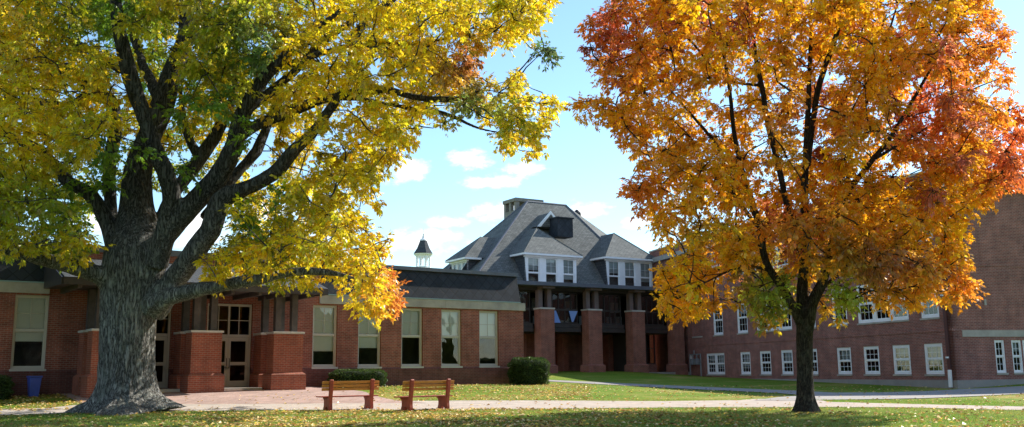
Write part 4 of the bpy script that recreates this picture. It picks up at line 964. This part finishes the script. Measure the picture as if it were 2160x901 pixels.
def col_yellow(C_, Q):
    n1 = noise3(C_, .9, 1); n2 = noise3(C_, 1.8, 2) + rng.normal(size=len(C_)) * .35
    c = np.tile(np.array([.92, .64, .010]), (len(C_), 1))
    c = blend(c, (.66, .56, .015), .3 + .8 * n2)
    c = blend(c, (.15, .28, .015), (n1 - .12) * 2.0 - .5 * (Q[:, 0] > 620) + .7 * (Q[:, 0] < 260) * (Q[:, 1] > 260))
    c = blend(c, (.10, .19, .035), 1.1 * spot(Q, 545, 110, 80, 90) * (rng.random(len(Q)) < .75)); c = blend(c, (.13, .24, .035), 1.1 * spot(Q, 1000, 220, 90, 60) * (rng.random(len(Q)) < .6))
    c = blend(c, (.08, .14, .04), 1.3 * spot(Q, 1140, 120, 45, 40)); c = blend(c, (.42, .15, .03), 1.1 * spot(Q, 985, 135, 65, 60)); c = blend(c, (.80, .26, .035), 1.5 * spot(Q, 835, 600, 38, 60))
    c = blend(c, (.66, .42, .02), .5 * spot(Q, 30, 60, 130, 70)); c = blend(c, (.16, .30, .02), .8 * spot(Q, 80, 430, 170, 90) + .2 * spot(Q, 250, 60, 200, 120)); 
    return c
def col_orange(C_, Q):
    n1 = noise3(C_, .8, 5); n2 = noise3(C_, 1.7, 6) + rng.normal(size=len(C_)) * .35
    c = np.tile(np.array([.97, .405, .006]), (len(C_), 1))
    c = blend(c, (.96, .54, .008), .32 + .8 * n2); c = blend(c, (.84, .23, .010), .05 + (n1 - .25) * 1.3)
    c = blend(c, (.70, .10, .03), .95 * spot(Q, 2150, 330, 80, 180) + 1.0 * spot(Q, 1290, 60, 70, 90) + 1.1 * spot(Q, 1960, 240, 60, 100) + .6 * spot(Q, 1330, 400, 60, 60) + .5 * spot(Q, 2040, 600, 60, 60) + .5 * spot(Q, 2080, 80, 90, 100))
    c = blend(c, (.52, .13, .05), 1.1 * (n1 > .75)); c = blend(c, (.36, .11, .06), .9 * spot(Q, 1860, 560, 90, 50) + .5 * spot(Q, 1700, 470, 90, 40) + .5 * spot(Q, 1700, 230, 70, 60))
    c = blend(c, (.30, .38, .03), 1.3 * spot(Q, 1625, 610, 60, 60) + 1.2 * spot(Q, 1785, 610, 45, 65) + .6 * spot(Q, 1480, 480, 60, 40) + .4 * spot(Q, 1640, 330, 60, 50))
    return c

T1Y = 30.8
limbs1 = [
 [(280, 884, 84, 0), (276, 868, 72, 0), (270, 838, 62, 0), (268, 800, 57, 0), (268, 740, 56, 0), (270, 680, 58, 0), (274, 620, 62, 0), (282, 570, 66, 0), (288, 530, 64, 0), (289, 490, 46, .2), (288, 430, 35, .4), (293, 360, 30, .5), (315, 290, 25, .6), (340, 230, 24, .8), (365, 150, 21, 1), (390, 80, 17, 1.2), (395, 0, 15, 1.4), (405, -120, 10, 1.6), (400, -260, 4, 1.8)],
 [(328, 560, 28, -.4), (350, 480, 22, -.8), (361, 425, 20, -1.1), (350, 370, 19, -1.3), (326, 310, 18, -1.5), (302, 240, 17, -1.7), (281, 180, 16, -1.8), (259, 100, 15, -2), (246, 0, 13, -2.2), (240, -120, 8, -2.2)],
 [(306, 590, 34, -.2), (342, 508, 23, -.5), (396, 440, 23, -.9), (450, 385, 23, -1.1), (490, 312, 21, -1.3), (512, 240, 18, -1.4), (545, 180, 15, -1.5), (590, 130, 12, -1.6), (640, 80, 10, -1.7), (720, 20, 6, -1.8)],
 [(322, 650, 34, -.1), (368, 592, 26, -.5), (408, 540, 24, -.9), (442, 488, 23, -1.2), (470, 422, 22, -1.4), (520, 398, 16, -1.5), (580, 362, 15, -1.6), (630, 308, 13, -1.7), (672, 262, 13, -1.8), (700, 225, 10, -1.9), (740, 170, 6, -2), (800, 120, 4, -2)],
 [(505, 290, 13, -1.2), (545, 262, 12, -1), (590, 243, 13, -.8), (645, 222, 12, -.6), (690, 207, 11, -.5), (760, 192, 9, -.4), (815, 187, 8, -.2), (870, 203, 7, 0), (940, 209, 7, 0), (1010, 205, 4, .2)],
 [(640, 225, 8, -.6), (720, 205, 7, 0), (790, 214, 6, .4), (870, 230, 5, .8), (940, 241, 5, 1), (1010, 270, 3, 1.2), (1080, 285, 2, 1.2)],
 [(570, 150, 10, -1.5), (640, 125, 8, -1), (715, 104, 7, -.6), (780, 94, 6, -.4), (860, 93, 5, 0), (950, 80, 3, 0)],
 [(325, 640, 28, -.3), (360, 628, 20, -.9), (400, 618, 17, -1.3), (465, 606, 15, -1.8), (540, 590, 13, -2.2), (600, 578, 10, -2.6), (680, 572, 7, -3), (760, 590, 4, -3.2)],
 [(240, 600, 32, -.2), (205, 580, 20, -.7), (159, 563, 18, -1.2), (100, 550, 15, -1.8), (47, 535, 13, -2.4), (-40, 515, 10, -3), (-160, 500, 6, -3.6)],
 [(245, 525, 22, .2), (216, 450, 17, .2), (185, 405, 15, .1), (150, 385, 14, 0), (112, 345, 12, 0), (70, 308, 12, 0), (20, 288, 10, 0), (-50, 260, 7, .2), (-160, 200, 4, .4)],
 [(252, 525, 20, .5), (232, 430, 13, 1), (235, 330, 14, 1.2), (245, 250, 15, 1.2), (225, 206, 14, 1.3), (185, 205, 14, 1.4), (152, 222, 11, 1.5), (90, 215, 6, 1.7), (20, 190, 4, 2)],
 [(205, 204, 11, 1.4), (180, 180, 11, 1.4), (160, 148, 10, 1.5), (120, 135, 7, 1.6), (60, 120, 4, 1.7)],
 [(258, 150, 8, 1.0), (235, 135, 9, 1.1), (205, 115, 8, 1.2), (170, 95, 6, 1.3), (90, 60, 4, 1.4), (20, 40, 3, 1.5)],
 [(335, 490, 18, .6), (372, 400, 14, 1), (408, 355, 15, 1.2), (432, 320, 16, 1.3), (455, 285, 14, 1.4), (480, 235, 10, 1.6), (500, 170, 6, 1.8), (520, 90, 4, 2)],
 [(420, 330, 12, 1.3), (398, 290, 9, 1.4), (386, 240, 8, 1.5), (380, 180, 5, 1.6)],
 [(388, 85, 16, 1.2), (420, 62, 14, 1.3), (460, 35, 12, 1.5), (510, 0, 10, 1.7), (580, -60, 6, 2), (700, -160, 3, 2.2)],
 [(430, 460, 12, -.2), (490, 380, 12, .6), (540, 320, 12, 1.2), (570, 250, 9, 1.8), (600, 160, 6, 2.4)],
 [(345, 225, 14, 1.0), (300, 130, 10, 2.2), (275, 40, 8, 3), (270, -80, 5, 3.6)],
 [(735, 175, 6, -1), (760, 60, 10, -.2), (830, 0, 8, 0), (920, -60, 5, .2)],
 [(520, 230, 12, -.8), (600, 170, 10, .2), (680, 90, 10, .6), (760, 30, 9, .8), (820, -40, 6, 1)],
]
poly1 = [(-320, -420), (400, -560), (950, -420), (1165, -160), (1180, 15), (1150, 50), (1130, 78), (1175, 85), (1182, 142), (1150, 150), (1120, 118), (1085, 108), (1035, 105), (1015, 140), (1040, 165), (1100, 130), (1125, 170), (1165, 200), (1205, 205), (1208, 262), (1165, 252), (1150, 305), (1130, 352), (1080, 335), (1040, 305), (1010, 245), (960, 275), (930, 275), (905, 248), (885, 300), (858, 330), (800, 385), (795, 405), (840, 410), (830, 438), (790, 445), (795, 488), (845, 492), (815, 535), (855, 580), (858, 655), (800, 682), (745, 672), (735, 625), (690, 605), (650, 620), (620, 600), (585, 625), (555, 595), (480, 610), (420, 615), (405, 590), (420, 540), (470, 500), (440, 470), (400, 520), (370, 500), (380, 440), (330, 420), (240, 420), (225, 500), (215, 545), (160, 560), (80, 548), (0, 545), (-320, 560)]
holes1 = [(610, 430, 16, 14), (500, 560, 16, 12), (660, 480, 14, 12), (120, 470, 14, 12), (740, 420, 14, 12), (60, 400, 14, 14), (300, 260, 10, 10), (172, 350, 22, 22), (722, 252, 26, 22), (655, 335, 30, 16), (420, 455, 26, 26), (545, 440, 30, 20), (480, 480, 22, 26), (10, 300, 14, 18), (700, 300, 18, 14), (240, 350, 12, 55), (370, 255, 14, 18), (800, 300, 14, 12)]
fb1 = [([(190, 420), (400, 400), (520, 300), (560, 330), (500, 420), (430, 520), (370, 700), (180, 700)], 3.5, 1.0),
       ([(225, 60), (300, 60), (340, 230), (420, 300), (480, 200), (560, 160), (620, 100), (650, 130), (540, 300), (400, 460), (230, 460)], 1.4, .90),
       ([(500, 330), (560, 230), (820, 160), (960, 190), (960, 255), (700, 240), (600, 370), (520, 420)], .3, .82), ([(330, 60), (410, 0), (430, 60), (380, 230), (330, 300), (310, 250)], 1.6, .8), ([(70, 300), (140, 330), (230, 480), (200, 520), (60, 360)], .6, .7)]
b1 = onground(275, 868)
make_tree('big_maple_tree', 'huge old tree with thick grey trunk and yellow green autumn leaves at left', (b1[0], b1[1], gh(*b1)), b1[1], limbs1, poly1, holes1, 1680, (8.0, 330), col_yellow, M['bark'], .62, fb1, 8, .045, .75, .140, 5.5, 7)

limbs2 = [
 [(1700, 880, 36, 0), (1700, 868, 28, 0), (1699, 840, 20.5, 0), (1698, 780, 19, 0), (1697, 720, 19.5, 0), (1697, 670, 20, 0), (1692, 630, 15, 0), (1696, 560, 13, .1), (1698, 480, 11, .1), (1697, 400, 10, .2), (1700, 330, 9, .2), (1706, 200, 7, .3), (1710, 90, 5, .3), (1712, -60, 3, .4)],
 [(1700, 700, 17, -.1), (1712, 640, 15, -.2), (1735, 590, 13, -.3), (1748, 545, 11, -.4), (1765, 470, 9, -.6), (1785, 410, 8, -.7), (1830, 350, 7.5, -.9), (1880, 290, 6.5, -1.0), (1920, 220, 5, -1.1), (1960, 150, 4, -1.2), (2000, 70, 3, -1.2)],
 [(1697, 700, 15, 0), (1675, 650, 13, -.1), (1650, 605, 11, -.2), (1625, 570, 10, -.3), (1608, 525, 9.5, -.4), (1600, 470, 9, -.5), (1588, 435, 8.5, -.6), (1572, 390, 8, -.6), (1556, 320, 7, -.7), (1545, 240, 6, -.7), (1532, 150, 5, -.8), (1515, 50, 3, -.8)],
 [(1660, 430, 8, .2), (1640, 340, 8, .2), (1620, 260, 8, .2), (1607, 190, 7, .2), (1590, 100, 6, .2), (1578, 10, 5, .2), (1570, -100, 3, .2)],
 [(1700, 520, 10, .2), (1670, 450, 8, .2), (1655, 410, 8, .2)],
 [(1735, 150, 8, .2), (1755, 100, 8, .2), (1775, 40, 6, .2), (1795, -40, 4, .2)],
 [(1705, 350, 8, .2), (1715, 260, 8, .1), (1725, 190, 8, .1), (1740, 140, 8, .1)],
 [(1785, 400, 6, 0), (1800, 300, 6, .5), (1830, 210, 5, .8), (1860, 120, 4, 1), (1890, 20, 3, 1)],
 [(1765, 250, 6, .5), (1780, 210, 6, .5), (1815, 150, 5, .5), (1840, 100, 4, .5), (1870, 30, 3, .5)],
 [(1845, 335, 5, -.8), (1920, 290, 4, -.4), (2000, 240, 3, 0), (2060, 170, 2.5, 0)],
 [(1630, 575, 5, -.2), (1600, 565, 5, -.6), (1560, 565, 4, -1), (1500, 590, 3.5, -1.6), (1430, 630, 2.5, -2)],
 [(1600, 480, 5, -.4), (1520, 390, 5, .2), (1420, 370, 4, .6), (1340, 350, 2.5, .8)],
 [(1572, 400, 6, -.4), (1500, 290, 5, .4), (1430, 210, 4, .8), (1350, 120, 3, 1)],
 [(1605, 180, 5, .2), (1540, 170, 4, .4), (1460, 90, 3, .6), (1400, 20, 2, .6)],
 [(1750, 545, 6, 0), (1850, 480, 5, .6), (1950, 440, 4, 1), (2050, 400, 3, 1.4)],
 [(1720, 620, 6, .2), (1800, 560, 5, 1), (1900, 560, 4, 2), (2000, 570, 3, 2.6)],
]
poly2 = [(1330, -330), (1700, -480), (2050, -330), (2130, -100), (2098, 0), (2135, 70), (2125, 120), (2150, 200), (2180, 260), (2200, 380), (2165, 395), (2110, 415), (2090, 440), (2050, 470), (2045, 530), (2070, 545), (2045, 570), (2065, 600), (2060, 645), (1980, 645), (1950, 640), (1900, 672), (1860, 650), (1810, 655), (1790, 680), (1720, 690), (1670, 650), (1665, 690), (1630, 705), (1600, 690), (1570, 655), (1500, 655), (1470, 685), (1420, 685), (1395, 665), (1362, 652), (1385, 600), (1365, 560), (1395, 515), (1375, 480), (1325, 440), (1275, 415), (1285, 400), (1330, 370), (1345, 335), (1310, 320), (1293, 275), (1262, 295), (1218, 250), (1195, 222), (1197, 192), (1240, 198), (1280, 195), (1250, 172), (1255, 150), (1228, 110), (1212, 50), (1250, 20), (1268, -20)]
holes2 = [(1440, 255, 22, 16), (1512, 262, 20, 12), (1430, 390, 24, 14), (1450, 450, 22, 16), (1620, 370, 10, 10), (1835, 205, 10, 12), (1880, 450, 12, 10), (1730, 120, 10, 12)]
fb2 = [([(1655, 560), (1760, 560), (1760, 870), (1650, 870)], 1.5, 1.0), ([(1530, 100), (1640, 50), (1660, 300), (1680, 430), (1590, 560), (1530, 300)], .3, .75), ([(1760, 420), (1840, 280), (1960, 130), (2000, 170), (1880, 350), (1800, 420)], .2, .8), ([(1670, 60), (1800, 30), (1760, 200), (1730, 400), (1690, 400)], .2, .75), ([(1400, 150), (1560, 200), (1570, 330), (1450, 300)], 0, .6), ([(1560, 380), (1640, 380), (1660, 640), (1580, 560)], .2, .7)]
b2 = onground(1700, 869)
limbs2 = [[(x, y, (w * .9 if i == 0 and y > 650 else w * .82), d) for x, y, w, d in L] for i, L in enumerate(limbs2)]
make_tree('orange_maple_tree', 'slim dark trunked tree with dense orange and red autumn crown at right', (b2[0], b2[1], gh(*b2)), b2[1], limbs2, poly2, holes2, 1130, (5.0, 260), col_orange, M['bark2'], .50, fb2, 9, .03, .09, .118, 4.5, 7)

# ------------------------------------------------------------------ fallen leaves and grass blades
def scatter_leaves():
    n = 130000; X = rng.uniform(-24, 24, n); Y = 19 + 32 * rng.random(n) ** 1.5; q = np.stack([X, Y], 1)
    Z = gz_(X, Y); w = np.stack([X, Y, Z], 1) - CAM; den = w @ F_; px = 1080 + FPX * (w @ RT_) / den; py = 450.5 - FPX * (w @ UP_) / den
    dens = np.full(n, .12); nzv = noise3(np.stack([X, Y, Z * 0], 1), 1.2, 9) * .5 + .5
    dens += 1.7 * np.exp(-((px - 860) / 430) ** 2) * (py > 863) * (.35 + nzv); dens += 1.6 * (px < 190) * (py > 830) * (py < 868)
    dens += .5 * (px > 780) * (px < 1250) * (py > 812) * (py < 848) * (.4 + nzv); dens += .25 * (px > 1000) * (py > 864) * nzv
    inp = inpoly(q, PLAZA) | inpoly(q, MAINPATH); dens[inp] *= .25; dens[inpoly(q, WALK)] *= .15
    rel = (q - np.array(AO[:2])); dn = rel @ nrmA; dens[dn < .15] = 0
    patch = np.clip(noise3(np.stack([X, Y * 1.6, Z * 0], 1), 1.9, 21) * 1.1 + .75, .12, 2.2); k = rng.random(n) < dens * .8 * patch; q = q[k]; Z = Z[k]; inp = inp[k]; n = len(q); P = np.c_[q, Z + .028]
    th = rng.uniform(0, 6.28, n); d = np.stack([np.cos(th), np.sin(th), rng.uniform(-.05, .25, n)], 1); d = unit(d); up = unit(np.array([0, 0, 1.]) + rng.normal(size=(n, 3)) * .3); s_ = unit(np.cross(up, d))
    L = rng.uniform(.06, .14, n); V, Fq = leaflets(P, d, s_, L, L * .33, -.4)
    pal = np.array([(.74, .56, .22), (.66, .40, .12), (.80, .66, .34), (.52, .28, .09), (.74, .52, .08), (.36, .19, .08)]); c = pal[rng.integers(0, 6, n)] * rng.uniform(.7, 1.2, (n, 1))
    o = np_mesh('fallen_leaves', V, Fq, M['fallen'], None, np.repeat(c, 4, 0)); tag(o, 'scattered yellow and tan fallen leaves on the grass and path', 'leaves', kind='stuff')
scatter_leaves()
def blades():
    n = 200000; X = rng.uniform(-17, 16, n); Y = 19.5 + 14 * rng.random(n) ** 1.3; q = np.stack([X, Y], 1); px = 1080 + X / Y * 2000
    k = (np.abs(X / Y) < .6) & ~inpoly(q, PLAZA) & ~inpoly(q, MAINPATH); q = q[k]; n = len(q); Z = gz_(q[:, 0], q[:, 1])
    d = unit(np.array([0, 0, 1.]) + rng.normal(size=(n, 3)) * .45); s_ = unit(np.cross(d, rand_dirs(n))); L = rng.uniform(.025, .065, n)
    V, Fq = leaflets(np.c_[q, Z], d, s_, L, np.full(n, .0045) + .0, 0)
    nn = noise3(np.c_[q, Z * 0], .7, 12)[:, None] * .5 + .5; c = np.array([.17, .30, .025]) * (1 - nn * .6) + np.array([.42, .36, .09]) * nn * .6; c = c * rng.uniform(.7, 1.3, (n, 1))
    o = np_mesh('grass', V, Fq, M['blade'], None, np.repeat(np.clip(c, 0, 1), 4, 0)); tag(o, 'short mown lawn grass in the foreground', 'grass', kind='stuff')
blades()
